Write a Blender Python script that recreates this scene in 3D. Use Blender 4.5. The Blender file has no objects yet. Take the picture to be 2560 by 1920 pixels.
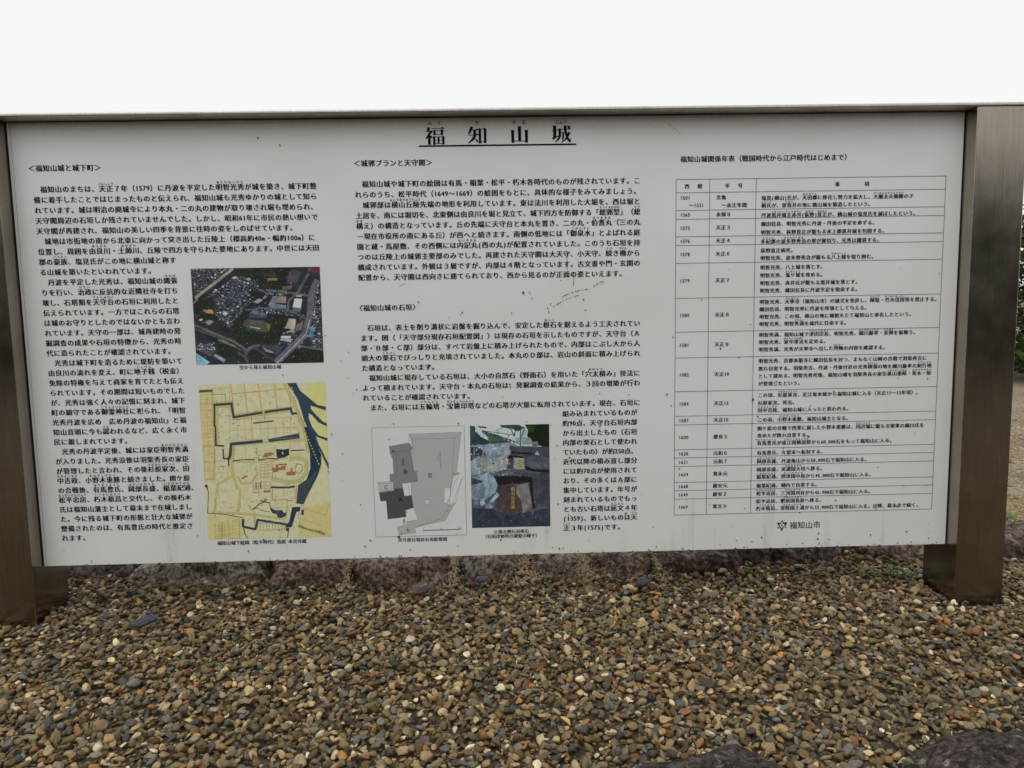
import bpy, bmesh, math, random
import numpy as np
from mathutils import Vector, Matrix, Euler, noise
from mathutils.geometry import tessellate_polygon

scene = bpy.context.scene
COL = scene.collection

# ------------------------------------------------------------------ camera
cam_data = bpy.data.cameras.new("camera")
cam_data.sensor_width = 36.0
cam_data.lens = 36.0 * 1850.0 / 2560.0
cam_data.clip_start = 0.02
cam_data.clip_end = 2000.0
cam = bpy.data.objects.new("camera", cam_data)
COL.objects.link(cam)
yaw, pitch, roll = -0.022552530, -0.105442729, 0.017199588
rot = Matrix.Rotation(yaw, 3, 'Z') @ Matrix.Rotation(pitch, 3, 'X') @ Matrix.Rotation(roll, 3, 'Y')
right, fwd, up = rot @ Vector((1, 0, 0)), rot @ Vector((0, 1, 0)), rot @ Vector((0, 0, 1))
CAM = Vector((-0.00563, -1.90792, 0.79344))
cam.matrix_world = Matrix(((right.x, up.x, -fwd.x, CAM.x), (right.y, up.y, -fwd.y, CAM.y),
                           (right.z, up.z, -fwd.z, CAM.z), (0, 0, 0, 1)))
scene.camera = cam

# ------------------------------------------------------------------ overcast daylight
SUN_EL, SUN_ROT = math.radians(56), math.radians(-142)      # high, on the photographer's side and to the left
world = bpy.data.worlds.new("World")
scene.world = world
world.use_nodes = True
wn = world.node_tree.nodes
wl = world.node_tree.links
wn.clear()
sky = wn.new('ShaderNodeTexSky')
sky.sky_type = 'NISHITA'
sky.sun_disc = False
sky.sun_elevation = SUN_EL
sky.sun_rotation = SUN_ROT
sky.air_density = 1.0
sky.dust_density = 5.0
bw = wn.new('ShaderNodeHueSaturation')
bw.inputs['Saturation'].default_value = 0.12
cloud = wn.new('ShaderNodeMixRGB')
cloud.inputs['Fac'].default_value = 0.86
cloud.inputs['Color2'].default_value = (8.5, 8.55, 8.52, 1)     # closed white cloud over the clear sky
bg = wn.new('ShaderNodeBackground')
bg.inputs['Strength'].default_value = 0.12
wo = wn.new('ShaderNodeOutputWorld')
wl.new(sky.outputs[0], bw.inputs['Color'])
wl.new(bw.outputs[0], cloud.inputs['Color1'])
wl.new(cloud.outputs[0], bg.inputs['Color'])
wl.new(bg.outputs[0], wo.inputs[0])

sun_data = bpy.data.lights.new("sun", 'SUN')
sun_data.energy = 0.85
sun_data.angle = math.radians(42)
sun_data.color = (1.0, 0.97, 0.92)
sun = bpy.data.objects.new("sun", sun_data)
COL.objects.link(sun)
sd = Vector((math.sin(SUN_ROT) * math.cos(SUN_EL), math.cos(SUN_ROT) * math.cos(SUN_EL), math.sin(SUN_EL)))
sun.rotation_euler = sd.to_track_quat('Z', 'Y').to_euler()

scene.view_settings.view_transform = 'Standard'
scene.view_settings.look = 'None'
scene.view_settings.exposure = 0.0
scene.view_settings.gamma = 1.0
scene.view_settings.use_curve_mapping = False
scene.render.engine = 'CYCLES'
scene.cycles.max_bounces = 6
scene.cycles.use_denoising = True

rng = np.random.default_rng(7)
random.seed(7)


# ------------------------------------------------------------------ helpers
def lin(c):
    c = np.asarray(c, float) / 255.0
    return np.where(c <= 0.04045, c / 12.92, ((c + 0.055) / 1.055) ** 2.4)


def L4(c):
    r = lin(c)
    return (float(r[0]), float(r[1]), float(r[2]), 1.0)


def tag(o, label=None, cat=None, group=None, kind=None):
    if label: o['label'] = label
    if cat: o['category'] = cat
    if group: o['group'] = group
    if kind: o['kind'] = kind
    return o


def link(name, mesh, mat=None, parent=None):
    if mat and len(mesh.materials) == 0:
        mesh.materials.append(mat)
    o = bpy.data.objects.new(name, mesh)
    COL.objects.link(o)
    if parent is not None:
        o.parent = parent
    return o


def empty(name, loc):
    o = bpy.data.objects.new(name, None)
    o.location = loc
    o.empty_display_size = 0.1
    COL.objects.link(o)
    return o


def mesh_np(name, V, F, smooth=False, colors=None, attr='ink'):
    """V (n,3); F list of arrays (m,3) or (m,4)"""
    me = bpy.data.meshes.new(name)
    V = np.asarray(V, np.float32)
    F = np.asarray(F, np.int32)
    m, k = F.shape
    me.vertices.add(len(V))
    me.vertices.foreach_set('co', V.ravel())
    me.loops.add(m * k)
    me.loops.foreach_set('vertex_index', F.ravel())
    me.polygons.add(m)
    me.polygons.foreach_set('loop_start', np.arange(0, m * k, k, dtype=np.int32))
    me.polygons.foreach_set('loop_total', np.full(m, k, np.int32))
    me.polygons.foreach_set('use_smooth', np.full(m, smooth))
    if colors is not None:
        a = me.attributes.new(attr, 'FLOAT_COLOR', 'POINT')
        c = np.ones((len(V), 4), np.float32)
        c[:, :3] = colors
        a.data.foreach_set('color', c.ravel())
    me.update(calc_edges=True)
    me.validate()
    return me


def box_bm(bm, x0, x1, y0, y1, z0, z1):
    v = [bm.verts.new((x, y, z)) for x in (x0, x1) for y in (y0, y1) for z in (z0, z1)]
    for f in ((0, 1, 3, 2), (4, 6, 7, 5), (0, 4, 5, 1), (2, 3, 7, 6), (0, 2, 6, 4), (1, 5, 7, 3)):
        bm.faces.new([v[i] for i in f])


def box_mesh(name, x0, x1, y0, y1, z0, z1, bevel=0.0, seg=2):
    bm = bmesh.new()
    box_bm(bm, x0, x1, y0, y1, z0, z1)
    bmesh.ops.recalc_face_normals(bm, faces=bm.faces)
    if bevel:
        bmesh.ops.bevel(bm, geom=bm.edges[:], offset=bevel, segments=seg, affect='EDGES', profile=0.5)
    me = bpy.data.meshes.new(name)
    bm.to_mesh(me)
    bm.free()
    return me


def new_mat(name):
    m = bpy.data.materials.new(name)
    m.use_nodes = True
    n = m.node_tree.nodes
    b = n['Principled BSDF']
    return m, n, m.node_tree.links, b


def node(n, t, **kw):
    x = n.new(t)
    for k, v in kw.items():
        if k in x.inputs:
            x.inputs[k].default_value = v
        else:
            setattr(x, k, v)
    return x


def ramp(n, stops, interp='LINEAR'):
    r = n.new('ShaderNodeValToRGB')
    r.color_ramp.interpolation = interp
    e = r.color_ramp.elements
    while len(e) < len(stops):
        e.new(0.5)
    for i, (p, c) in enumerate(stops):
        e[i].position = p
        e[i].color = c if len(c) == 4 else (*c, 1)
    return r


def mixc(n, l, fac, a, b, mode='MIX'):
    m = n.new('ShaderNodeMixRGB')
    m.blend_type = mode
    for s, v in ((m.inputs['Fac'], fac), (m.inputs['Color1'], a), (m.inputs['Color2'], b)):
        if hasattr(v, 'is_output'):
            l.new(v, s)
        else:
            s.default_value = v
    return m.outputs[0]


# ------------------------------------------------------------------ materials
def mat_steel(name, base, rough):
    m, n, l, b = new_mat(name)
    tc = node(n, 'ShaderNodeTexCoord')
    mp = node(n, 'ShaderNodeMapping')
    mp.inputs['Scale'].default_value = (60, 60, 1.6)
    nz = node(n, 'ShaderNodeTexNoise', Scale=6.0, Detail=6.0)
    l.new(tc.outputs['Object'], mp.inputs['Vector'])
    l.new(mp.outputs[0], nz.inputs['Vector'])
    n2 = node(n, 'ShaderNodeTexNoise', Scale=9.0, Detail=8.0, Roughness=0.7)
    l.new(tc.outputs['Object'], n2.inputs['Vector'])
    r1 = ramp(n, [(0.3, (0.82, 0.82, 0.82)), (0.7, (1.08, 1.07, 1.05))])
    l.new(nz.outputs['Fac'], r1.inputs[0])
    r2 = ramp(n, [(0.35, (0.8, 0.78, 0.74)), (0.65, (1.06, 1.06, 1.06))])
    l.new(n2.outputs['Fac'], r2.inputs[0])
    c = mixc(n, l, 1.0, base, r1.outputs[0], 'MULTIPLY')
    c = mixc(n, l, 0.8, c, r2.outputs[0], 'MULTIPLY')
    l.new(c, b.inputs['Base Color'])
    b.inputs['Metallic'].default_value = 1.0
    rr = node(n, 'ShaderNodeMapRange')
    rr.inputs['To Min'].default_value = rough - 0.08
    rr.inputs['To Max'].default_value = rough + 0.12
    l.new(n2.outputs['Fac'], rr.inputs[0])
    l.new(rr.outputs[0], b.inputs['Roughness'])
    b.inputs['Anisotropic'].default_value = 0.5
    bp = node(n, 'ShaderNodeBump', Strength=0.03, Distance=0.001)
    l.new(nz.outputs['Fac'], bp.inputs['Height'])
    l.new(bp.outputs[0], b.inputs['Normal'])
    return m


M_steel = mat_steel('brushed_steel', (0.37, 0.33, 0.28, 1), 0.22)
M_cap = mat_steel('cap_steel', (0.66, 0.64, 0.63, 1), 0.40)


def mat_panel():
    m, n, l, b = new_mat('enamel_panel')
    tc = node(n, 'ShaderNodeTexCoord')
    sep = node(n, 'ShaderNodeSeparateXYZ')
    l.new(tc.outputs['Object'], sep.inputs[0])
    # vertical rain streaks of algae and dirt, mostly in the lower part
    mp = node(n, 'ShaderNodeMapping')
    mp.inputs['Scale'].default_value = (26, 1, 2.6)
    l.new(tc.outputs['Object'], mp.inputs['Vector'])
    st = node(n, 'ShaderNodeTexNoise', Scale=1.0, Detail=7.0, Roughness=0.65)
    l.new(mp.outputs[0], st.inputs['Vector'])
    big = node(n, 'ShaderNodeTexNoise', Scale=3.2, Detail=3.0)
    l.new(tc.outputs['Object'], big.inputs['Vector'])
    fine = node(n, 'ShaderNodeTexNoise', Scale=90.0, Detail=5.0, Roughness=0.8)
    l.new(tc.outputs['Object'], fine.inputs['Vector'])
    r = ramp(n, [(0.56, (0, 0, 0)), (0.76, (1, 1, 1))])
    l.new(st.outputs['Fac'], r.inputs[0])
    rb = ramp(n, [(0.45, (0, 0, 0)), (0.62, (1, 1, 1))])
    l.new(big.outputs['Fac'], rb.inputs[0])
    low = node(n, 'ShaderNodeMapRange')          # rain splash reaches the lower third
    low.inputs['From Min'].default_value = 0.62
    low.inputs['From Max'].default_value = 0.16
    l.new(sep.outputs['Z'], low.inputs[0])
    f1 = mixc(n, l, 1.0, r.outputs[0], rb.outputs[0], 'MULTIPLY')
    f2 = mixc(n, l, 1.0, f1, low.outputs[0], 'MULTIPLY')
    rf = ramp(n, [(0.35, (0.35, 0.35, 0.35)), (0.62, (1, 1, 1))])
    l.new(fine.outputs['Fac'], rf.inputs[0])
    f3 = mixc(n, l, 1.0, f2, rf.outputs[0], 'MULTIPLY')
    base = mixc(n, l, rb.outputs[0], (0.775, 0.79, 0.785, 1), (0.745, 0.762, 0.75, 1))
    fm = node(n, 'ShaderNodeMath', operation='MULTIPLY')
    l.new(f3, fm.inputs[0])
    fm.inputs[1].default_value = 0.85
    c = mixc(n, l, fm.outputs[0], base, (0.36, 0.35, 0.20, 1))
    # mottled band, browner and darker towards the top edge of the panel
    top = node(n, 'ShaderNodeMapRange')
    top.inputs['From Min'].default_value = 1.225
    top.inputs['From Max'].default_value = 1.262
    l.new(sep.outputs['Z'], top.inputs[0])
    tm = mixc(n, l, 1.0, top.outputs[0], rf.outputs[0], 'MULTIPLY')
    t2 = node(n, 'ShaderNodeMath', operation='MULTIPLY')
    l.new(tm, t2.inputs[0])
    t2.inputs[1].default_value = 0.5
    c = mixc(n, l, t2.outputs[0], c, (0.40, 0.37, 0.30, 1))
    l.new(c, b.inputs['Base Color'])
    b.inputs['Roughness'].default_value = 0.42
    b.inputs['Specular IOR Level'].default_value = 0.35
    bp = node(n, 'ShaderNodeBump', Strength=0.015, Distance=0.001)
    l.new(fine.outputs['Fac'], bp.inputs['Height'])
    l.new(bp.outputs[0], b.inputs['Normal'])
    return m


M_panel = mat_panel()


def mat_print(name='print_ink', wear=0.25):
    m, n, l, b = new_mat(name)
    at = node(n, 'ShaderNodeAttribute', attribute_name='ink')
    tc = node(n, 'ShaderNodeTexCoord')
    nz = node(n, 'ShaderNodeTexNoise', Scale=60.0, Detail=6.0, Roughness=0.7)
    l.new(tc.outputs['Object'], nz.inputs['Vector'])
    r = ramp(n, [(0.3, (0.85, 0.85, 0.83)), (0.6, (1.04, 1.04, 1.04))])
    l.new(nz.outputs['Fac'], r.inputs[0])
    c = mixc(n, l, wear, at.outputs['Color'], r.outputs[0], 'MULTIPLY')
    l.new(c, b.inputs['Base Color'])
    b.inputs['Roughness'].default_value = 0.45
    b.inputs['Specular IOR Level'].default_value = 0.35
    return m


M_print = mat_print()
M_map = mat_print('map_print', 0.8)


def mat_plain(name, col, rough=0.7, spec=0.3):
    m, n, l, b = new_mat(name)
    tc = node(n, 'ShaderNodeTexCoord')
    nz = node(n, 'ShaderNodeTexNoise', Scale=70.0, Detail=5.0)
    l.new(tc.outputs['Object'], nz.inputs['Vector'])
    r = ramp(n, [(0.3, (0.6, 0.6, 0.6)), (0.7, (1.3, 1.3, 1.3))])
    l.new(nz.outputs['Fac'], r.inputs[0])
    l.new(mixc(n, l, 1.0, col, r.outputs[0], 'MULTIPLY'), b.inputs['Base Color'])
    b.inputs['Roughness'].default_value = rough
    b.inputs['Specular IOR Level'].default_value = spec
    return m


M_ink = mat_plain('black_ink', (0.011, 0.009, 0.018, 1), 0.8, 0.1)
M_seam = mat_plain('seam_dirt', (0.05, 0.04, 0.06, 1), 0.9)
M_stain = mat_plain('stain', (0.085, 0.066, 0.05, 1), 0.9)
M_stain_pale = mat_plain('stain_pale', (0.33, 0.30, 0.21, 1), 0.9)
M_stem = mat_plain('stem', (0.10, 0.12, 0.03, 1))
M_dry = mat_plain('dry_root', (0.38, 0.33, 0.24, 1), 0.85)
M_bark = mat_plain('bark', (0.07, 0.05, 0.035, 1), 0.9)


def mat_leaf(name, a, c2, trans=0.25):
    m, n, l, b = new_mat(name)
    tc = node(n, 'ShaderNodeTexCoord')
    nz = node(n, 'ShaderNodeTexNoise', Scale=14.0, Detail=3.0)
    l.new(tc.outputs['Object'], nz.inputs['Vector'])
    g = node(n, 'ShaderNodeNewGeometry')
    s = node(n, 'ShaderNodeMath', operation='ADD')
    l.new(nz.outputs['Fac'], s.inputs[0])
    k = node(n, 'ShaderNodeMath', operation='MULTIPLY_ADD')
    l.new(g.outputs['Random Per Island'], k.inputs[0])
    k.inputs[1].default_value = 0.8
    k.inputs[2].default_value = -0.4
    l.new(k.outputs[0], s.inputs[1])
    r = ramp(n, [(0.2, a), (0.8, c2)])
    l.new(s.outputs[0], r.inputs[0])
    l.new(r.outputs[0], b.inputs['Base Color'])
    b.inputs['Roughness'].default_value = 0.45
    tr = node(n, 'ShaderNodeBsdfTranslucent')
    l.new(r.outputs[0], tr.inputs['Color'])
    mx = node(n, 'ShaderNodeMixShader')
    mx.inputs[0].default_value = trans
    l.new(b.outputs[0], mx.inputs[1])
    l.new(tr.outputs[0], mx.inputs[2])
    l.new(mx.outputs[0], n['Material Output'].inputs['Surface'])
    return m


M_leaf = mat_leaf('shrub_leaf', (0.018, 0.036, 0.009), (0.09, 0.13, 0.025))
M_weed = mat_leaf('weed_leaf', (0.10, 0.17, 0.03), (0.22, 0.30, 0.06))
M_weed_red = mat_leaf('seedling_leaf', (0.10, 0.08, 0.02), (0.24, 0.18, 0.05))
M_added_hedge = mat_leaf('added_hedge_leaf', (0.012, 0.018, 0.006), (0.05, 0.06, 0.02), 0.1)


def mat_stone():
    m, n, l, b = new_mat('pebble_stone')
    at = node(n, 'ShaderNodeAttribute', attribute_name='stone_color')
    at.attribute_type = 'INSTANCER'
    tc = node(n, 'ShaderNodeTexCoord')
    oi = node(n, 'ShaderNodeObjectInfo')
    ad = node(n, 'ShaderNodeVectorMath', operation='ADD')
    sc = node(n, 'ShaderNodeVectorMath', operation='SCALE')
    l.new(at.outputs['Color'], sc.inputs[0])
    sc.inputs['Scale'].default_value = 90.0
    l.new(tc.outputs['Object'], ad.inputs[0])
    l.new(sc.outputs[0], ad.inputs[1])
    nz = node(n, 'ShaderNodeTexNoise', Scale=2.2, Detail=8.0, Roughness=0.68)
    l.new(ad.outputs[0], nz.inputs['Vector'])
    r = ramp(n, [(0.25, (0.62, 0.60, 0.57)), (0.5, (0.98, 0.97, 0.95)), (0.78, (1.45, 1.42, 1.34))])
    l.new(nz.outputs['Fac'], r.inputs[0])
    c = mixc(n, l, 1.0, at.outputs['Color'], r.outputs[0], 'MULTIPLY')
    # earth stain patches
    n2 = node(n, 'ShaderNodeTexNoise', Scale=1.1, Detail=3.0)
    l.new(ad.outputs[0], n2.inputs['Vector'])
    r2 = ramp(n, [(0.5, (0, 0, 0)), (0.72, (0.55, 0.55, 0.55))])
    l.new(n2.outputs['Fac'], r2.inputs[0])
    c = mixc(n, l, r2.outputs[0], c, (0.17, 0.12, 0.06, 1))
    l.new(c, b.inputs['Base Color'])
    b.inputs['Roughness'].default_value = 0.62
    b.inputs['Specular IOR Level'].default_value = 0.35
    bp = node(n, 'ShaderNodeBump', Strength=0.35, Distance=0.06)
    l.new(nz.outputs['Fac'], bp.inputs['Height'])
    l.new(bp.outputs[0], b.inputs['Normal'])
    return m


M_stone = mat_stone()


def mat_rock(name, base, dark, lichen, lo=0.55, hi=0.68):
    m, n, l, b = new_mat(name)
    tc = node(n, 'ShaderNodeTexCoord')
    oi = node(n, 'ShaderNodeObjectInfo')
    v = node(n, 'ShaderNodeVectorMath', operation='ADD')
    comb = node(n, 'ShaderNodeCombineXYZ')
    mu = node(n, 'ShaderNodeMath', operation='MULTIPLY')
    l.new(oi.outputs['Random'], mu.inputs[0])
    mu.inputs[1].default_value = 37.0
    l.new(mu.outputs[0], comb.inputs[0])
    l.new(tc.outputs['Object'], v.inputs[0])
    l.new(comb.outputs[0], v.inputs[1])
    a = node(n, 'ShaderNodeTexNoise', Scale=11.0, Detail=10.0, Roughness=0.72)
    f = node(n, 'ShaderNodeTexNoise', Scale=80.0, Detail=6.0, Roughness=0.7)
    g = node(n, 'ShaderNodeTexNoise', Scale=16.0, Detail=9.0, Roughness=0.75)
    for t in (a, f, g):
        l.new(v.outputs[0], t.inputs['Vector'])
    g.inputs['Distortion'].default_value = 0.6
    r = ramp(n, [(0.42, dark), (0.57, base)])
    l.new(a.outputs['Fac'], r.inputs[0])
    rf = ramp(n, [(0.42, (0.32, 0.31, 0.30)), (0.5, (0.95, 0.95, 0.95)), (0.58, (1.8, 1.8, 1.78))])
    l.new(f.outputs['Fac'], rf.inputs[0])
    c = mixc(n, l, 1.0, r.outputs[0], rf.outputs[0], 'MULTIPLY')
    rl = ramp(n, [(lo, (0, 0, 0)), (hi, (0.8, 0.8, 0.8))])
    l.new(g.outputs['Fac'], rl.inputs[0])
    lf = mixc(n, l, 1.0, rl.outputs[0], rf.outputs[0], 'MULTIPLY')
    c = mixc(n, l, lf, c, lichen)
    l.new(c, b.inputs['Base Color'])
    b.inputs['Roughness'].default_value = 0.8
    b.inputs['Specular IOR Level'].default_value = 0.25
    ad = node(n, 'ShaderNodeMath', operation='MULTIPLY_ADD')
    l.new(f.outputs['Fac'], ad.inputs[0])
    ad.inputs[1].default_value = 0.3
    l.new(a.outputs['Fac'], ad.inputs[2])
    bp = node(n, 'ShaderNodeBump', Strength=0.8, Distance=0.012)
    l.new(ad.outputs[0], bp.inputs['Height'])
    l.new(bp.outputs[0], b.inputs['Normal'])
    return m


M_rock_purple = mat_rock('purple_rock', (0.29, 0.205, 0.175, 1), (0.12, 0.082, 0.066, 1), (0.42, 0.36, 0.31, 1), 0.52, 0.62)
M_rock_grey = mat_rock('grey_rock', (0.26, 0.215, 0.18, 1), (0.10, 0.08, 0.068, 1), (0.42, 0.38, 0.32, 1), 0.51, 0.60)
M_rock_dark = mat_rock('dark_rock', (0.13, 0.095, 0.08, 1), (0.05, 0.036, 0.031, 1), (0.30, 0.27, 0.25, 1), 0.54, 0.62)

M_rock_front = mat_rock('front_rock', (0.066, 0.050, 0.044, 1), (0.028, 0.021, 0.018, 1), (0.26, 0.24, 0.22, 1), 0.57, 0.65)


def mat_ground(name, c1, c2, c3, scale, bump):
    m, n, l, b = new_mat(name)
    tc = node(n, 'ShaderNodeTexCoord')
    vo = node(n, 'ShaderNodeTexVoronoi', Scale=scale)
    l.new(tc.outputs['Object'], vo.inputs['Vector'])
    nz = node(n, 'ShaderNodeTexNoise', Scale=2.0, Detail=6.0)
    l.new(tc.outputs['Object'], nz.inputs['Vector'])
    sp = node(n, 'ShaderNodeSeparateXYZ')
    l.new(vo.outputs['Color'], sp.inputs[0])
    r = ramp(n, [(0.0, c1), (0.55, c2), (1.0, c3)])
    l.new(sp.outputs[0], r.inputs[0])
    r2 = ramp(n, [(0.3, (0.7, 0.68, 0.64)), (0.7, (1.1, 1.1, 1.1))])
    l.new(nz.outputs['Fac'], r2.inputs[0])
    l.new(mixc(n, l, 1.0, r.outputs[0], r2.outputs[0], 'MULTIPLY'), b.inputs['Base Color'])
    b.inputs['Roughness'].default_value = 0.9
    inv = node(n, 'ShaderNodeMath', operation='SUBTRACT')
    inv.inputs[0].default_value = 1.0
    l.new(vo.outputs['Distance'], inv.inputs[1])
    bp = node(n, 'ShaderNodeBump', Strength=0.9, Distance=bump)
    l.new(inv.outputs[0], bp.inputs['Height'])
    l.new(bp.outputs[0], b.inputs['Normal'])
    return m


M_gravel_ground = mat_ground('gravel_ground', (0.06, 0.05, 0.035), (0.14, 0.115, 0.08), (0.26, 0.23, 0.18), 70, 0.01)
M_under = mat_plain('damp_soil', (0.07, 0.055, 0.035, 1), 0.95)
M_sand = mat_ground('decomposed_granite', (0.13, 0.10, 0.065), (0.27, 0.215, 0.145), (0.44, 0.37, 0.27), 120, 0.006)

# ------------------------------------------------------------------ the information board
PW, PB, PT = 1.197, 0.135, 1.262          # half width, bottom and top of the white panel (m)
FRONT = -0.045                            # plane of the post fronts; the panel face is y = 0
board = tag(empty('information_board', (0, 0, 0)),
            'wide white information board in a brushed steel frame standing on the gravel', 'sign board')


def post_mesh(x0, x1):
    return box_mesh('post', x0, x1, FRONT, 0.104, -0.25, 1.264, 0.0022, 3)


p_left = link('post', post_mesh(-1.328, -1.2), M_steel, board)
tag(p_left, 'left steel post of the board, cut by the picture edge')
p_right = link('post', post_mesh(1.2, 1.328), M_steel, board)
tag(p_right, 'right steel post of the board')
link('top_cap', box_mesh('top_cap', -1.34, 1.34, FRONT - 0.003, 0.108, 1.2645, 1.2735, 0.0028, 3), M_cap, board)
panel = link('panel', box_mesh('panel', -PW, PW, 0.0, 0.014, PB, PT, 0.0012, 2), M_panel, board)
link('backing_frame', box_mesh('backing_frame', -1.2, 1.2, 0.016, 0.06, PB + 0.012, 1.2643, 0.002, 1), M_steel, board)

# thin seams where the printed sheet meets the folded edge of the panel
sv, sf = [], []


def strip(x0, z0, x1, z1, w, y):
    d = Vector((x1 - x0, 0, z1 - z0)).normalized()
    nx, nz_ = -d.z * w / 2, d.x * w / 2
    i = len(sv)
    sv.extend([(x0 + nx, y, z0 + nz_), (x0 - nx, y, z0 - nz_), (x1 - nx, y, z1 - nz_), (x1 + nx, y, z1 + nz_)])
    sf.append((i, i + 1, i + 2, i + 3))


strip(-PW + 0.007, PB + 0.001, -PW + 0.0085, PT - 0.002, 0.0006, -0.0003)
link('sheet_seam', mesh_np('sheet_seam', sv, sf), M_seam, panel)

# ---- lettering: glyphs of Blender's own typeface, thickened sideways so uprights are heavier than level strokes
GLYPH = {}


def glyph(ch):
    if ch not in GLYPH:
        c = bpy.data.curves.new('glyph', 'FONT')
        c.body = ch
        c.resolution_u = 2
        c.size = 1.0
        o = bpy.data.objects.new('glyph', c)
        m = o.to_mesh()
        nv = len(m.vertices)
        co = np.zeros(nv * 3, np.float32)
        m.vertices.foreach_get('co', co)
        m.calc_loop_triangles()
        t = np.zeros(len(m.loop_triangles) * 3, np.int32)
        m.loop_triangles.foreach_get('vertices', t)
        GLYPH[ch] = (co.reshape(-1, 3)[:, :2].copy(), t.reshape(-1, 3).copy())
        o.to_mesh_clear()
        bpy.data.objects.remove(o)
        bpy.data.curves.remove(c)
    return GLYPH[ch]


def half(ch):
    return ch in '0123456789(),m ' or ch == '\u2005'


class Ink:
    def __init__(s):
        s.V, s.F, s.n = [], [], 0

    def put(s, ch, cx, cz, size, bold=0.016, sx=1.0):
        """one character centred on (cx, cz) in metres, in a square em of the given size"""
        co, t = glyph(ch)
        if len(co) == 0:
            return
        if half(ch):
            w = co[:, 0].max() - co[:, 0].min()
            mid = (co[:, 0].max() + co[:, 0].min()) / 2
            k = min(1.0, 0.40 / w) if ch != '1' else 1.0
            x = (co[:, 0] - mid) * k
            z = co[:, 1] - (0.36 if ch != ',' else 0.38)
        elif ch in '\uff10\uff11\uff12\uff13\uff14\uff15\uff16\uff17\uff18\uff19':
            x, z = co[:, 0] - 0.5, co[:, 1] - 0.38
        else:
            x, z = co[:, 0] - 0.5, co[:, 1] - 0.38
        for j, d in enumerate((-bold, bold) if bold else (0,)):
            v = np.zeros((len(co), 3), np.float32)
            v[:, 0] = cx + (x * sx + d) * size
            v[:, 1] = -0.0006 - 0.00015 * j
            v[:, 2] = cz + z * size
            s.V.append(v)
            s.F.append(t + s.n)
            s.n += len(co)

    def line(s, text, x0, z, pitch, size, ruby=True, bold=0.016, rs=0.42, ro=0.70):
        """text with furigana written {kanji|kana}; x0 left edge of the first cell, metres"""
        x = x0
        i = 0
        while i < len(text):
            ch = text[i]
            if ch == '{':
                j = text.index('}', i)
                base, kana = text[i + 1:j].split('|')
                xs = x
                for c in base:
                    s.put(c, x + pitch / 2, z, size, bold)
                    x += pitch
                if ruby:
                    kana = kana.replace(' ', '')
                    r = size * rs
                    span = x - xs
                    p = min(span / len(kana), r * 1.35) if len(kana) * r < span else span * 1.08 / len(kana)
                    st = xs + span / 2 - p * len(kana) / 2
                    for q, c in enumerate(kana):
                        s.put(c, st + p * (q + 0.5), z + size * ro, r, 0.02, min(1.0, p / r))
                i = j + 1
                continue
            w = pitch * (0.5 if half(ch) else 1.0)
            if ch not in ' \u3000':
                s.put(ch, x + w / 2, z, size, bold)
            x += w
            i += 1
        return x

    def quad(s, pts, y=-0.0006):
        v = [(p[0], y, p[1]) for p in pts]
        tris = tessellate_polygon([[Vector((p[0], p[1], 0)) for p in pts]])
        s.V.append(np.array(v, np.float32))
        s.F.append(np.array(tris, np.int32) + s.n)
        s.n += len(v)

    def build(s, name, parent, label=None, mat=None, stuff=True):
        o = link(name, mesh_np(name, np.concatenate(s.V), np.concatenate(s.F)), mat or M_ink, parent)
        if label:
            o['label'] = label
        if stuff:
            o['kind'] = 'stuff'
        return o


mm = 0.001
# title, drawn by hand in a heavy serif style (units: 1/0.2089 mm)
T_FUKU = [[(235, 277), (275, 283), (264, 300), (264, 326), (234, 326)], [(212, 321), (262, 321), (300, 318), (304, 328), (222, 420), (210, 413), (262, 332), (212, 331)],
          [(240, 378), (274, 372), (275, 485), (241, 485)], [(275, 375), (301, 396), (288, 412), (272, 398)],
          [(290, 289), (398, 289), (415, 274), (443, 297), (290, 297)], [(308, 308), (335, 314), (335, 374), (308, 374)],
          [(335, 317), (393, 317), (408, 303), (438, 319), (424, 331), (424, 372), (396, 372), (396, 324), (335, 324)], [(335, 358), (396, 358), (396, 365), (335, 365)],
          [(303, 383), (330, 388), (330, 487), (303, 487)], [(330, 389), (408, 389), (421, 379), (444, 393), (439, 402), (439, 482), (410, 482), (410, 397), (330, 397)],
          [(330, 428), (410, 428), (410, 434), (330, 434)], [(330, 468), (410, 468), (410, 475), (330, 475)], [(357, 397), (380, 397), (380, 468), (357, 468)]]
T_CHI = [[(752, 268), (788, 282), (746, 356), (720, 363)], [(768, 309), (812, 309), (830, 293), (846, 309), (846, 317), (764, 317)],
         [(720, 369), (812, 369), (831, 352), (849, 370), (849, 377), (720, 377)], [(786, 312), (818, 312), (816, 390), (798, 425), (728, 478), (723, 469), (770, 410), (785, 380)],
         [(800, 403), (842, 440), (842, 466), (822, 457)], [(848, 290), (878, 298), (878, 473), (848, 475)],
         [(878, 298), (905, 298), (918, 285), (945, 303), (941, 312), (941, 470), (910, 470), (910, 306), (878, 306)], [(878, 450), (910, 450), (910, 457), (878, 457)]]
T_YAMA = [[(1236, 314), (1278, 317), (1274, 330), (1274, 468), (1241, 468)], [(1318, 268), (1360, 271), (1357, 285), (1357, 444), (1321, 444)],
          [(1401, 313), (1442, 317), (1438, 330), (1438, 466), (1405, 466)], [(1274, 442), (1405, 442), (1405, 450), (1274, 450)]]
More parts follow.
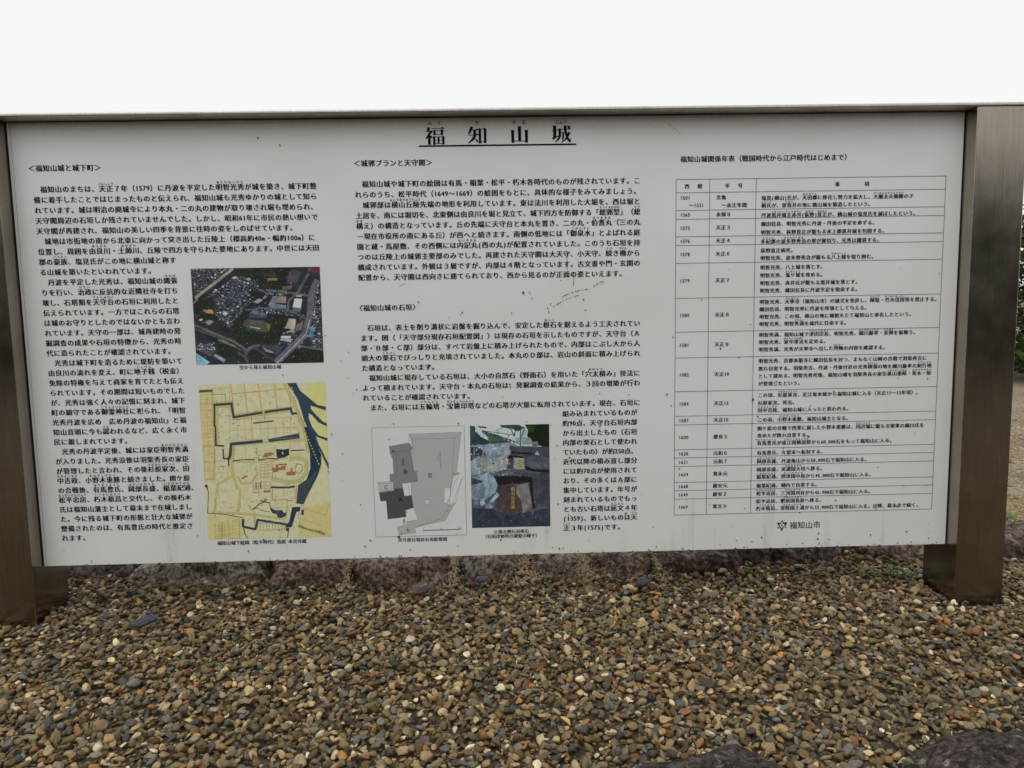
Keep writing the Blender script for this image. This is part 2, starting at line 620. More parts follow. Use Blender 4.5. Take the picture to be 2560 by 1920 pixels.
T_JO = [[(1740, 264), (1783, 266), (1779, 280), (1779, 410), (1743, 420)], [(1727, 320), (1743, 320), (1743, 328), (1727, 328)], [(1779, 320), (1790, 314), (1802, 324), (1779, 328)],
        [(1727, 402), (1743, 404), (1779, 392), (1802, 384), (1802, 396), (1745, 434), (1738, 432)],
        [(1806, 296), (1838, 302), (1836, 395), (1815, 430), (1770, 468), (1762, 464), (1800, 410), (1806, 380)], [(1836, 303), (1871, 303), (1871, 311), (1836, 311)],
        [(1904, 303), (1920, 303), (1935, 296), (1952, 306), (1952, 311), (1904, 311)], [(1836, 346), (1846, 346), (1858, 338), (1873, 350), (1870, 425), (1852, 442), (1844, 428), (1850, 420), (1850, 353), (1836, 353)],
        [(1869, 262), (1906, 266), (1903, 300), (1908, 350), (1924, 408), (1945, 432), (1948, 412), (1953, 412), (1954, 466), (1934, 464), (1900, 420), (1876, 350), (1870, 300)],
        [(1922, 338), (1953, 352), (1905, 428), (1842, 470), (1835, 464), (1886, 420)], [(1908, 262), (1940, 268), (1952, 292), (1946, 302), (1924, 300)]]
ink = Ink()
k = 0
for polys in (T_FUKU, T_CHI, T_YAMA, T_JO):
    ink = Ink()
    for p in polys:
        ink.quad([((-144 + (x - 328) * 0.2089) * mm, (1241 - (y - 270 + (x - 328) * 0.0075) * 0.2039) * mm) for x, y in p], -0.0006 - 0.00004 * (k % 9))
        k += 1
    ink.build('title_character', panel, stuff=False)
for ch, x in (('ふ', -157), ('く', -133), ('ち', -39), ('や', 54), ('ま', 78), ('じ', 162), ('ょ', 171), ('う', 181)):
    ink = Ink()
    ink.put(ch, x * mm, 1.2493, 0.0115, 0.03)
    ink.build('title_furigana', panel, stuff=False)
ink = Ink()
ink.quad([(-0.185, 1.192), (0.209, 1.192), (0.209, 1.196), (-0.185, 1.196)])
ink.build('title_underline', panel, stuff=False)

PITCH, SIZE = 0.018, 0.0172


def paragraph(name, lines, x0, z0, dz, label=None, pitch=PITCH, size=SIZE, bold=0.036):
    ink = Ink()
    for i, t in enumerate(lines):
        ink.line(t, x0, z0 - dz * i, pitch, size, bold=bold)
    return ink.build(name, panel, label)


paragraph('heading_text', ['＜福知山城と城下町＞'], -1.153, 1.152, 0, 'heading over the left column')
LEFT = '''　福知山のまちは、{天正|てんしょう}７年（1579）に丹波を平定した{明智光秀|あけちみつひで}が城を築き、城下町整
備に着手したことではじまったものと伝えられ、福知山城も光秀ゆかりの城として知ら
れています。城は明治の廃城令により本丸・二の丸の建物が取り壊され堀も埋められ、
天守閣周辺の石垣しか残されていませんでした。しかし、昭和61年に市民の熱い想いで
天守閣が再建され、福知山の美しい四季を背景に往時の姿をしのばせています。
　城地は市街地の南から北東に向かって突き出した丘陵上（標高約40m・幅約100m）に
位置し、周囲を{由良川|ゆらがわ}・{土師川|はぜがわ}、丘陵で四方を守られた要地にあります。中世には天田
郡の{豪族|ごうぞく}、塩見氏がこの地に横山城と称す
る山城を築いたといわれています。
　丹波を平定した光秀は、福知山城の{縄張|なわば}
りを行い、{治政|ちせい}に反抗的な近隣社寺を打ち
壊し、石塔類を{天守台|てんしゅだい}の石垣に利用したと
伝えられています。一方ではこれらの石塔
は城のお守りとしたのではないかとも言わ
れています。天守の一部は、城再建時の発
掘調査の成果や石垣の特徴から、光秀の時
代に造られたことが確認されています。
　光秀は城下町を造るために堤防を築いて
由良川の流れを変え、町に{地子銭|じしせん}（税金）
免除の特権を与えて商家を育てたとも伝え
られています。その期間は短いものでした
が、光秀は強く人々の記憶に刻まれ、城下
町の鎮守である{御霊神社|ごりょうじんじゃ}に祀られ、「明智
光秀丹波を広め　広め丹波の福知山」と福
知山音頭に今も{謡|うた}われるなど、広く永く市
民に親しまれています。
　光秀の丹波平定後、城には家臣{明智秀満|あけちひでみつ}
が入りました。光秀没後は羽柴秀長の家臣
が管理したと言われ、その後{杉原家次|すぎはらいえつぐ}、{田|た}
{中吉政|なかよしまさ}、{小野木重勝|おのぎしげかつ}と続きました。関ケ原
の合戦後、{有馬豊氏|ありまとようじ}、{岡部長盛|おかべながもり}、{稲葉紀通|いなばのりみち}、
{松平忠房|まつだいらただふさ}、{朽木稙昌|くつきたねまさ}と交代し、その後朽木
氏は福知山藩主として幕末まで在城しまし
た。今に残る城下町の形態と壮大な城郭が
整備されたのは、有馬豊氏の時代と推定さ
れます。'''.split('\n')
breaks = [(0, 5), (5, 9), (9, 17), (17, 26), (26, 36)]
for a, b in breaks:
    paragraph('paragraph_text', LEFT[a:b], -1.1455, 1.1005 - 0.02545 * a, 0.02545)
paragraph('heading_text', ['＜城郭プランと天守閣＞'], -0.350, 1.154, 0, 'heading over the middle column')
MID = '''　福知山城や城下町の絵図は有馬・稲葉・松平・朽木各時代のものが残されています。こ
れらのうち、松平時代（1649～1669）の絵図をもとに、具体的な様子をみてみましょう。
　城郭部は{横山丘陵|よこやまきゅうりょう}先端の地形を利用しています。東は法川を利用した大堀を、西は堀と
土居を、南には堀切を、北東側は由良川を堀と見立て、城下四方を防御する「{総郭型|そうくるわがた}」（{総|そう}
{構|がま}え）の構造となっています。丘の先端に天守台と本丸を置き、二の丸・{伯耆丸|ほうきまる}（三の丸
－現在市役所の南にある丘）が西へと続きます。南側の低地には「{御泉水|ごせんすい}」とよばれる庭
園と蔵・馬屋敷、その西側には{内記丸|ないきまる}(西の丸)が配置されていました。このうち石垣を持
つのは丘陵上の城郭主要部のみでした。再建された天守閣は大天守、小天守、{続|つづ}き{櫓|やぐら}から
構成されています。外観は３層ですが、内部は４階となっています。古文書や門・玄関の
配置から、天守閣は西向きに建てられており、西から見るのが正面の姿といえます。'''.split('\n')


def justify(lines, x0, z0, dz, width, name, last_full=()):
    ink = Ink()
    for i, t in enumerate(lines):
        n = 0.0
        s = t
        plain = ''
        while '{' in s:
            a = s.index('{'); b = s.index('|', a); c = s.index('}', b)
            plain += s[:a] + s[a + 1:b]
            s = s[c + 1:]
        plain += s
        n = sum(0.5 if half(c) else 1.0 for c in plain)
        full = n > width / PITCH - 1.6
        p = width / n if full else PITCH
        ink.line(t, x0, z0 - dz * i, p, SIZE, bold=0.036)
    return ink.build(name, panel)


justify(MID[:2], -0.3495, 1.103, 0.02578, 0.721, 'paragraph_text')
justify(MID[2:], -0.3495, 1.103 - 2 * 0.02578, 0.02578, 0.721, 'paragraph_text')
paragraph('heading_text', ['〈福知山城の石垣〉'], -0.358, 0.794, 0, 'heading over the lower middle text')
STONE = '''　石垣は、表土を削り溝状に岩盤を掘り込んで、安定した{根石|ねいし}を据えるよう工夫されてい
ます。図（「天守部分現存石垣配置図」）は現存の石垣を示したものですが、天守台（Ａ
部・Ｂ部・Ｃ部）部分は、すべて岩盤上に積み上げられたもので、内部はこぶし大から人
頭大の{栗石|くりいし}でびっしりと充填されていました。本丸のＤ部は、岩山の斜面に積み上げられ
た構造となっています。
　福知山城に現存している石垣は、大小の自然石（野面石）を用いた「{穴太積|あのうづ}み」技法に
よって積まれています。天守台・本丸の石垣は、発掘調査の結果から、３回の増築が行わ
れていることが確認されています。
　また、石垣には{五輪塔|ごりんとう}・{宝篋印塔|ほうきょういんとう}などの石塔が大量に転用されています。現在、石垣に'''.split('\n')
for a, b in ((0, 5), (5, 8), (8, 9)):
    justify(STONE[a:b], -0.3495, 0.743 - 0.02575 * a, 0.02575, 0.721, 'paragraph_text')
NARROW = '''組み込まれているものが
約90点、天守台石垣内部
から出土したもの（石垣
内部の栗石として使われ
ていたもの）が約250点、
近代以降の積み直し部分
には約70点が使用されて
おり、その多くはＡ部に
集中しています。年号が
刻まれているものでもっ
とも古い石塔は{延文|えんぶん}４年
(1359)、新しいものは{天|てん}
{正|しょう}３年(1575)です。'''.split('\n')
justify(NARROW, 0.167, 0.511, 0.0255, 0.197, 'paragraph_text')

# ---- table of years on the right
paragraph('heading_text', ['福知山城関係年表（戦国時代から江戸時代はじめまで）'], 0.472, 1.154, 0, 'heading over the table of years', pitch=0.01745, size=0.0168)
RZ = [1104, 1071, 1027, 1005, 961, 939, 894, 805, 718, 651, 563, 498, 475, 409, 387, 364, 321, 299, 276, 233]
TX0, TX1, C1, C2 = 0.462, 1.155, 0.548, 0.6665
ink = Ink()
lw = 0.0011
for z in RZ:
    ink.quad([(TX0, z * mm - lw / 2), (TX1, z * mm - lw / 2), (TX1, z * mm + lw / 2), (TX0, z * mm + lw / 2)])
for x in (TX0, C1, C2, TX1):
    ink.quad([(x - lw / 2, 0.233), (x + lw / 2, 0.233), (x + lw / 2, 1.104), (x - lw / 2, 1.104)], -0.0008)
ink.build('table_rules', panel, mat=mat_plain('grey_ink', (0.10, 0.10, 0.11, 1), 0.5))
ROWS = [
    ('1501|～1521', '文亀|～永正年間', [(1055, '塩見(横山)氏が、{天田郡|あまだぐん}に移住し勢力を拡大し、{大膳太夫頼勝|だいぜんだゆうよりかつ}の子'), (1036.5, '{頼氏|よりうじ}が、{曽我井|そがい}の地に横山城を築造したという。')]),
    ('1565', '永禄８', [(1012, '丹波{黒井城主赤井|くろいじょうしゅあかい}({荻野|おぎの}){直正|なおまさ}が、横山城の塩見氏を滅ぼしたという。')]),
    ('1575', '天正３', [(990, '織田信長、明智光秀に丹波・丹後の平定を命ずる。'), (969, '明智光秀、荻野直正が籠もる氷上郡黒井城を包囲する。')]),
    ('1576', '天正４', [(946, '{多紀郡|たきぐん}の{波多野秀治|はたのひではる}の軍が裏切り、光秀は撤退する。')]),
    ('1578', '天正６', [(923, '荻野直正病死。'), (904, '明智光秀、波多野秀治が籠もる{八上城|やがみじょう}を取り囲む。')]),
    ('1579', '天正７', [(880, '明智光秀、八上城を落とす。'), (860, '明智光秀、{鬼ケ城|おにがじょう}を攻める。'), (840, '明智光秀、赤井氏が籠もる黒井城を落とす。'), (821, '明智光秀、織田信長に丹波平定を復命する。')]),
    ('1580', '天正８', [(792, '明智光秀、{天寧寺|てんねいじ}（福知山市）の諸式を免許し、{陣取|じんとり}・{竹木伐採|ちくぼくばっさい}等を禁止する。'), (773, '織田信長、明智光秀に丹波を所領として与える。'), (754, '明智光秀、この頃、横山の地に城館をたて福知山と命名したという。'), (735, '明智光秀、明智{秀満|ひでみつ}を城代に任命する。')]),
    ('1581', '天正９', [(707, '明智秀満、福知山城で{津田宗及|つだそうぎゅう}、明智光秀、{細川藤孝|ほそかわふじたか}・{忠興|ただおき}を振舞う。'), (688, '明智光秀、{家中軍法|かちゅうぐんぽう}を定める。'), (669, '明智秀満、光秀が天寧寺へ出した{判物|はんもつ}の内容を確認する。')]),
    ('1582', '天正10', [(639, '明智光秀、京都本能寺に織田信長を討つ、まもなく山崎の合戦で羽柴秀吉に'), (619, '敗れ自害する。羽柴秀吉、丹波・丹後付近の光秀{横領|おうりょう}の地を細川藤孝の{知行地|ちぎょうち}'), (599.5, 'として認める。明智光秀死後、福知山城を羽柴秀長の家臣{桑山重晴|くわやましげはる}・{青木一矩|あおきかずのり}'), (579.5, 'が管理したという。')]),
    ('1584', '天正12', [(549, 'この頃、{杉原家次|すぎはらいえつぐ}、近江坂本城から福知山城に入る（天正11～12年頃）。'), (529, '杉原家次、死去。'), (509.5, '{田中吉政|たなかよしまさ}、福知山城に入ったと思われる。')]),
    ('1587', '天正15', [(484, 'この頃、{小野木重勝|おのぎしげかつ}、福知山城主となる。')]),
    ('1600', '慶長５', [(461, '関ケ原の合戦で西軍に属した小野木重勝は、{田辺城|たなべじょう}に籠もる東軍の細川氏を'), (442, '攻めたが敗れ自害する。'), (422, '{有馬豊氏|ありまとようじ}が{遠江国横須賀|とおとうみよこすか}から60,000石をもって福知山に入る。')]),
    ('1620', '元和６', [(396, '有馬豊氏、久留米へ転封する。')]),
    ('1621', '元和７', [(373, '{岡部長盛|おかべながもり}、丹波亀山から50,000石で福知山に入る。')]),
    ('1624', '寛永元', [(351, '岡部長盛、{美濃国大垣|みのおおがき}へ移る。'), (331.5, '{稲葉紀通|いなばのりみち}、{摂津国中島|せっつなかじま}から45,000石で福知山に入る。')]),
    ('1648', '慶安元', [(307.5, '稲葉紀通、城内で自害する。')]),
    ('1649', '慶安２', [(286, '{松平忠房|まつだいらただふさ}、{三河国刈谷|みかわかりや}から45,900石で福知山に入る。')]),
    ('1669', '寛文９', [(265, '松平忠房、{肥前国島原|ひぜんしまばら}へ移る。'), (245.5, '{朽木稙昌|くつきたねまさ}、{常陸国土浦|ひたちつちうら}から32,000石で福知山に入る。以降、幕末まで続く。')]),
]
ink = Ink()
for ch, x in (('西', 490), ('暦', 523), ('年', 593), ('号', 626), ('事', 875), ('項', 951)):
    ink.put(ch, x * mm, 1.087, 0.0128, 0.028)
ink.build('table_heading', panel)
iy, ie, iv = Ink(), Ink(), Ink()
TP, TS = 0.0131, 0.0125
for r, (yr, era, ev) in enumerate(ROWS):
    zc = (RZ[r + 1] + RZ[r + 2]) / 2 * mm
    ys, es = yr.split('|'), era.split('|')
    for q, t in enumerate(ys):
        z = zc if len(ys) == 1 else (1.0585, 1.0395)[q]
        iy.line(t, 0.4725 if q == 0 else 0.4945, z, TP, TS, bold=0.02)
    for q, t in enumerate(es):
        z = zc if len(es) == 1 else (1.0585, 1.0385)[q]
        ie.line(t, 0.5645 if q == 0 else 0.5785, z, TP, TS, bold=0.036)
    for z, t in ev:
        iv.line(t, 0.6805, z * mm, TP, TS, bold=0.036, rs=0.44, ro=0.70)
iy.build('year_column', panel)
ie.build('era_column', panel)
iv.build('event_column', panel)

# ---- city emblem and name
ink = Ink()
S_ = 0.098
for p in ([(465, 292), (590, 288), (590, 320), (528, 325), (553, 392), (522, 402)], [(615, 287), (750, 283), (690, 400), (657, 386), (684, 322), (615, 320)],
          [(540, 407), (566, 400), (600, 462), (640, 400), (664, 406), (598, 535)], [(608, 218), (642, 272), (575, 272)], [(500, 398), (532, 445), (470, 450)],
          [(705, 398), (732, 438), (670, 440)], [(600, 334), (600, 352), (588, 377), (574, 386)], [(600, 334), (634, 384), (614, 376), (600, 352)], [(574, 386), (588, 376), (614, 376), (634, 385)]):
    ink.quad([((752 + (x - 605) * S_) * mm, (197.5 - (y - 372) * S_) * mm) for x, y in p])
ink.build('city_emblem', panel, 'six pointed city emblem before the city name')
paragraph('city_name', ['福知山市'], 0.7725, 0.1975, 0, pitch=0.021, size=0.0205, bold=0.008)


# ---- captions
def caption(t, x0, x1, z, label=None, size=None):
    n = sum(0.5 if half(c) else 1.0 for c in t)
    ink = Ink()
    p = (x1 - x0) / n * mm
    ink.line(t, x0 * mm, z * mm, p, size or p * 0.97, bold=0.024)
    ink.build('caption_text', panel, label)


caption('空から見た福知山城', -661, -554, 648)
caption('福知山城下絵図（松平時代）島原 本光寺蔵', -744, -511, 186.5, size=0.0122)
caption('天守部分現存石垣配置図', -271, -141, 183)
caption('Ｄ部北側石垣根石', -18, 76, 199)
caption('（石垣改修時の調査の様子）', -47, 104, 187, size=0.0118)


# ------------------------------------------------------------------ the printed pictures on the panel
def homog(src, dst):
    A = []
    for (x, y), (u, v) in zip(src, dst):
        A.append([x, y, 1, 0, 0, 0, -u * x, -u * y, -u])
        A.append([0, 0, 0, x, y, 1, -v * x, -v * y, -v])
    _, _, vt = np.linalg.svd(np.array(A, float))
    return vt[-1].reshape(3, 3)


def hmap(H, p):
    q = H @ np.array([p[0], p[1], 1.0])
    return q[0] / q[2], q[1] / q[2]


PRINT_K = 1.65        # measured print tone to paint reflectance


def tone(c):
    return np.minimum(lin(c) * PRINT_K, 0.78)


class Vec:
    """flat coloured shapes printed one over the other"""
    def __init__(s, corners, rect, y0=-0.0004):
        x0, z1, x1, z0 = rect
        s.H = homog(corners, [(x0, z1), (x1, z1), (x1, z0), (x0, z0)])
        s.V, s.F, s.C, s.n, s.y, s.rect, s.slim = [], [], [], 0, y0, rect, False

    def poly(s, pts, col):
        q = [hmap(s.H, p) for p in pts]
        x0, z1, x1, z0 = s.rect
        q = [(min(max(a, x0), x1), min(max(b, z0), z1)) for a, b in q]
        t = tessellate_polygon([[Vector((a, b, 0)) for a, b in q]])
        if not t:
            return
        s.V.append(np.array([(a, s.y, b) for a, b in q], np.float32))
        s.F.append(np.array(t, np.int32) + s.n)
        s.C.append(np.tile(tone(col), (len(q), 1)))
        s.n += len(q)
        s.y -= 0.0000013

    def line(s, pts, w, col):
        w = w * (0.72 if col == ROAD else 0.85 if col == OLIVE else 1.0) if s.slim else w
        for a, b in zip(pts[:-1], pts[1:]):
            d = Vector((b[0] - a[0], b[1] - a[1]))
            if d.length < 1e-6:
                continue
            d.normalize()
            n = Vector((-d.y, d.x)) * w / 2
            e = d * w * 0.3
            s.poly([(a[0] - e.x + n.x, a[1] - e.y + n.y), (a[0] - e.x - n.x, a[1] - e.y - n.y),
                    (b[0] + e.x - n.x, b[1] + e.y - n.y), (b[0] + e.x + n.x, b[1] + e.y + n.y)], col)

    def build(s, name, parent, label, mat):
        o = link(name, mesh_np(name, np.concatenate(s.V), np.concatenate(s.F), colors=np.concatenate(s.C)), mat, parent)
        o['label'] = label
        return o


# --- old town map
mp = Vec([(63, 65), (1250, 60), (1315, 1515), (157, 1533)], (-0.767, 0.606, -0.4445, 0.197))
PAPER, PAPER2, OLIVE, ROAD, WATER, WATER2, RED, INKC = (184, 181, 147), (179, 177, 143), (158, 158, 108), (170, 144, 84), (42, 60, 74), (66, 80, 84), (146, 92, 76), (70, 64, 52)
mp.slim = True
mp.poly([(63, 65), (1250, 60), (1315, 1515), (157, 1533)], PAPER)
mp.poly([(63, 105), (200, 100), (225, 1000), (120, 1000)], (185, 174, 126))
mp.poly([(1080, 60), (1250, 60), (1290, 900), (1230, 700), (1140, 380), (1100, 200)], (192, 186, 118))
mp.poly([(1060, 1240), (1305, 1200), (1315, 1515), (1000, 1520)], (180, 173, 120))
mp.poly([(157, 1290), (480, 1330), (480, 1530), (157, 1533)], (183, 177, 126))
r2 = random.Random(3)
for x in (365, 490, 625, 775, 905):        # blocks north of the moat
    mp.line([(x, 66), (x + 35, 345)], 14, ROAD)
for a, b, w in (((375, 160), (930, 112), 14), ((75, 252), (375, 238), 12), ((190, 105), (215, 650), 14), ((105, 648), (300, 652), 12),
                ((215, 650), (205, 970), 12), ((130, 968), (205, 968), 9), ((395, 358), (985, 285), 20), ((985, 300), (1060, 470), 26), ((1080, 470), (1285, 880), 16),
                ((1040, 1215), (1015, 1410), 10), ((1040, 1250), (1255, 1312), 8), ((1255, 1312), (1298, 1205), 8), ((1010, 1340), (1230, 1415), 7), ((1230, 1415), (1200, 1480), 6),
                ((290, 1370), (285, 1530), 16), ((455, 1340), (455, 1530), 9), ((345, 1340), (370, 1530), 8), ((675, 320), (690, 420), 9)):
    mp.line([a, b], w, ROAD)
# green banks
for pts, w in (([(235, 290), (235, 640)], 40), ([(230, 275), (370, 275)], 34), ([(360, 290), (400, 400)], 30), ([(400, 395), (940, 325)], 26), ([(870, 70), (960, 250), (1030, 440), (1075, 600), (1095, 720)], 34),
               ([(400, 640), (380, 800), (390, 930), (430, 1050)], 34), ([(395, 640), (1080, 600)], 22), ([(390, 930), (240, 1020), (215, 1280)], 26), ([(240, 1278), (560, 1300), (880, 1350), (900, 1230)], 24),
               ([(460, 1060), (440, 1270)], 26), ([(760, 965), (900, 1000), (1020, 990), (1080, 900), (1075, 800), (1000, 770), (930, 780)], 42), ([(400, 800), (700, 810), (900, 770)], 18),
               ([(430, 940), (470, 1010), (560, 1000), (620, 920), (600, 860)], 22), ([(760, 1060), (755, 1160)], 16), ([(985, 1040), (980, 1200)], 16), ([(590, 1290), (600, 1400)], 26), ([(1215, 860), (1050, 1210)], 14)):
    mp.line(pts, w, OLIVE)
    mp.line(pts, w * 0.4, (170, 164, 106))
# moats and the river
W = WATER
mp.line([(66, 130), (185, 126)], 24, WATER2)
mp.line([(185, 120), (190, 160), (315, 160), (317, 235)], 4, INKC)
for pts, w in (([(208, 262), (380, 250)], 22), ([(214, 262), (214, 460)], 16), ([(222, 460), (228, 645), (300, 650)], 16), ([(372, 250), (395, 380), (660, 340)], 22), ([(690, 335), (930, 305), (945, 355), (985, 350)], 22),
               ([(580, 438), (765, 420)], 12), ([(370, 632), (362, 740), (345, 780)], 26), ([(375, 632), (660, 610)], 28), ([(295, 680), (300, 770), (340, 768)], 13), ([(345, 780), (352, 840)], 12),
               ([(385, 795), (460, 783), (585, 783)], 9), ([(630, 790), (720, 772), (800, 778), (915, 740)], 10), ([(933, 702), (1058, 698)], 11), ([(750, 1045), (905, 1050), (965, 1040)], 18),
               ([(500, 1418), (600, 1440), (622, 1352), (905, 1400)], 22), ([(484, 1350), (484, 1410)], 24), ([(890, 1170), (955, 1178)], 5)):
    mp.line(pts, w, W if w < 20 else (44, 60, 72))
mp.poly([(720, 590), (1010, 538), (1018, 588), (722, 620)], (48, 64, 74))
mp.poly([(793, 685), (850, 690), (880, 690), (915, 680), (915, 745), (860, 770), (800, 765)], (34, 48, 62))
mp.poly([(845, 715), (862, 712), (865, 735), (850, 738)], OLIVE)
mp.poly([(895, 65), (980, 62), (1020, 140), (1110, 215), (1180, 275), (1258, 292), (1258, 328), (1180, 300), (1118, 280), (1118, 310), (1160, 360), (1230, 430), (1270, 450), (1272, 478), (1190, 440), (1130, 370), (1098, 350),
         (1100, 400), (1130, 480), (1190, 560), (1275, 590), (1275, 615), (1200, 585), (1165, 570), (1190, 640), (1240, 740), (1287, 830), (1287, 880), (1230, 760), (1150, 600), (1090, 490), (1060, 430), (1030, 330), (1000, 230), (950, 140)], W)
mp.poly([(1055, 480), (1085, 480), (1150, 590), (1215, 740), (1218, 830), (1180, 950), (1100, 1100), (1050, 1210), (985, 1200), (1000, 1030), (1080, 975), (1115, 870), (1110, 720), (1085, 600)], (32, 52, 66))
mp.poly([(1005, 1040), (1110, 960), (1160, 900), (1190, 880), (1100, 1080), (1045, 1205), (990, 1198)], (54, 66, 74))
mp.poly([(945, 1235), (1022, 1232), (1018, 1275), (985, 1280), (940, 1425), (880, 1425), (900, 1390), (915, 1380)], (34, 54, 68))
mp.poly([(888, 1430), (920, 1430), (915, 1465), (886, 1458)], W)
mp.poly([(1035, 1260), (1055, 1260), (1052, 1310), (1032, 1308)], W)
mp.poly([(122, 1015), (152, 1015), (150, 1045), (128, 1040)], W)
mp.line([(140, 1040), (158, 1080), (152, 1285), (300, 1295), (480, 1330)], 6, (40, 40, 46))
mp.line([(486, 1410), (500, 1480), (530, 1528)], 8, W)
mp.line([(910, 1460), (903, 1520)], 8, W)
for i in range(26):                         # pale groynes along the river
    t = i / 25
    x, y = 935 + 120 * t ** .8 + (200 * max(0, t - .35)), 100 + 720 * t
    mp.poly([(x, y), (x + 16, y + 10), (x + 6, y + 22)], (176, 150, 100))
# the garden pond
mp.poly([(730, 1190), (745, 1230), (770, 1255), (800, 1265), (850, 1262), (868, 1290), (893, 1280), (885, 1320), (840, 1338), (810, 1330), (800, 1300), (760, 1290), (742, 1262)], W)
mp.line([(570, 1258), (640, 1200), (690, 1180), (735, 1195)], 9, (40, 46, 48))
mp.line([(580, 1252), (620, 1240), (655, 1262), (730, 1278)], 5, (60, 60, 50))
mp.line([(650, 1168), (690, 1185)], 10, (40, 46, 48))
# red buildings
for x0, y0, x1, y1 in ((680, 725, 765, 745), (672, 745, 720, 762), (730, 715, 745, 755), (790, 830, 815, 900), (820, 825, 895, 840), (755, 865, 880, 885), (765, 885, 800, 905), (840, 845, 885, 860),
                       (890, 905, 975, 935), (930, 870, 948, 935), (470, 945, 500, 965), (490, 935, 525, 950), (675, 1075, 735, 1095), (640, 1000, 655, 1060), (600, 1000, 612, 1060), (680, 1160, 710, 1175)):
    j = r2.uniform(-4, 4)
    mp.poly([(x0, y0 + j), (x1, y0 - 4 + j), (x1 + 2, y1 - 3), (x0 + 2, y1)], RED)
mp.poly([(985, 830), (1030, 835), (1040, 880), (1010, 920), (980, 900), (975, 860)], (188, 184, 150))
mp.line([(985, 828), (1032, 833), (1042, 882), (1010, 922), (978, 902), (975, 860), (985, 828)], 6, (120, 112, 74))
# plot lines
def grid(x0, y0, x1, y1, nx, ny, skew=0.0, w=2.4, col=(156, 134, 102)):
    for i in range(nx + 1):
        x = x0 + (x1 - x0) * i / nx + r2.uniform(-6, 6) * (0 < i < nx)
        mp.line([(x, y0), (x + skew, y1)], w, col)
    for j in range(ny + 1):
        y = y0 + (y1 - y0) * j / ny + r2.uniform(-5, 5) * (0 < j < ny)
        mp.line([(x0, y + 4), (x1, y - 8)], w, col)
grid(75, 165, 190, 640, 2, 13, 20)
grid(110, 660, 210, 960, 2, 4, 12)
grid(220, 680, 340, 960, 1, 5, 0)
grid(355, 400, 560, 600, 3, 2, 8)
grid(560, 390, 1000, 590, 6, 2, 14)
grid(395, 650, 610, 780, 2, 1, 0)
grid(625, 700, 780, 790, 2, 2, 0)
grid(930, 620, 1070, 740, 2, 1, 8)
grid(645, 830, 760, 950, 3, 4, 0, 3, (128, 118, 90))
grid(580, 1000, 740, 1090, 3, 3, 0, 3, (128, 112, 90))
grid(760, 1060, 970, 1160, 2, 1, 0)
grid(740, 1170, 900, 1240, 3, 1, 0)
grid(220, 1370, 350, 1520, 3, 8, 4)
grid(385, 1350, 450, 1520, 1, 6, 0)
grid(625, 1380, 880, 1450, 9, 1, -6, 3, (120, 112, 90))
grid(205, 100, 350, 235, 2, 1, 6)
for i in range(260):                        # tiny hand-written notes, too small to read
    x, y = r2.uniform(90, 1060), r2.uniform(80, 1500)
    if x < 150 + (y - 1000) * .1: continue
    if r2.random() < .5: mp.line([(x, y), (x + r2.uniform(8, 22), y - 1)], 3.2, (110, 98, 66))
    else: mp.line([(x, y), (x + 1, y + r2.uniform(8, 26))], 3.2, (110, 98, 66))
for i in range(60):
    x = 1000 + i * 4.2
    mp.poly([(x, 1410 + (x - 1000) * .3 + r2.uniform(-18, 18)), (x + 8, 1412 + (x - 1000) * .3 + r2.uniform(-18, 18)), (x + 4, 1426 + (x - 1000) * .3)], (120, 104, 64))
mp.build('printed_map', panel, 'printed old map of the castle town with blue moats on yellow paper', M_map)

# --- plan of the stone walls
pl = Vec([(50, 98), (1293, 77), (1320, 1543), (100, 1563)], (-0.3295, 0.485, -0.0890, 0.1925))
G1, G2, G3, WH, LN = (148, 151, 149), (110, 113, 112), (66, 67, 68), (188, 191, 189), (56, 58, 60)
pl.poly([(50, 98), (1293, 77), (1320, 1543), (100, 1563)], WH)
Dp = [(548, 187), (1255, 163), (1185, 695), (1232, 715), (1140, 760), (1095, 1060), (1085, 1090), (1180, 1120), (1150, 1140), (1030, 1350), (850, 1388), (620, 1443), (635, 1510), (415, 1537), (392, 1430), (520, 1395), (518, 1360), (660, 1335), (608, 1175), (575, 1010), (560, 850), (540, 500), (555, 400), (602, 376)]
pl.poly(Dp, G1)
for c in ([(1185, 695), (1232, 715), (1126, 750)], [(1040, 1080), (1180, 1120), (1150, 1140), (1060, 1150)]):
    pl.poly(c, G1)
pl.poly([(285, 353), (550, 305), (602, 376), (570, 400), (615, 690), (652, 682), (665, 822), (470, 850), (470, 915), (345, 945), (335, 830), (300, 830), (288, 725), (345, 718), (332, 520), (300, 450)], G2)
pl.poly([(148, 965), (345, 945), (350, 917), (468, 912), (490, 1018), (583, 1006), (608, 1175), (500, 1210), (518, 1297), (263, 1327), (243, 1082), (165, 1085)], G3)
pl.poly([(128, 832), (300, 820), (335, 845), (348, 940), (175, 968), (148, 950)], (160, 164, 161))
pl.poly([(458, 850), (575, 838), (583, 1006), (490, 1018), (470, 912)], WH)
pl.poly([(500, 1210), (608, 1175), (660, 1335), (520, 1360)], WH)
pl.poly([(1140, 760), (1232, 715), (1210, 830), (1095, 1060)], WH)
pl.poly([(1228, 740), (1275, 762), (1215, 920), (1160, 1060), (1130, 1140), (1010, 1110), (1022, 915), (1100, 915), (1095, 1060)], WH)
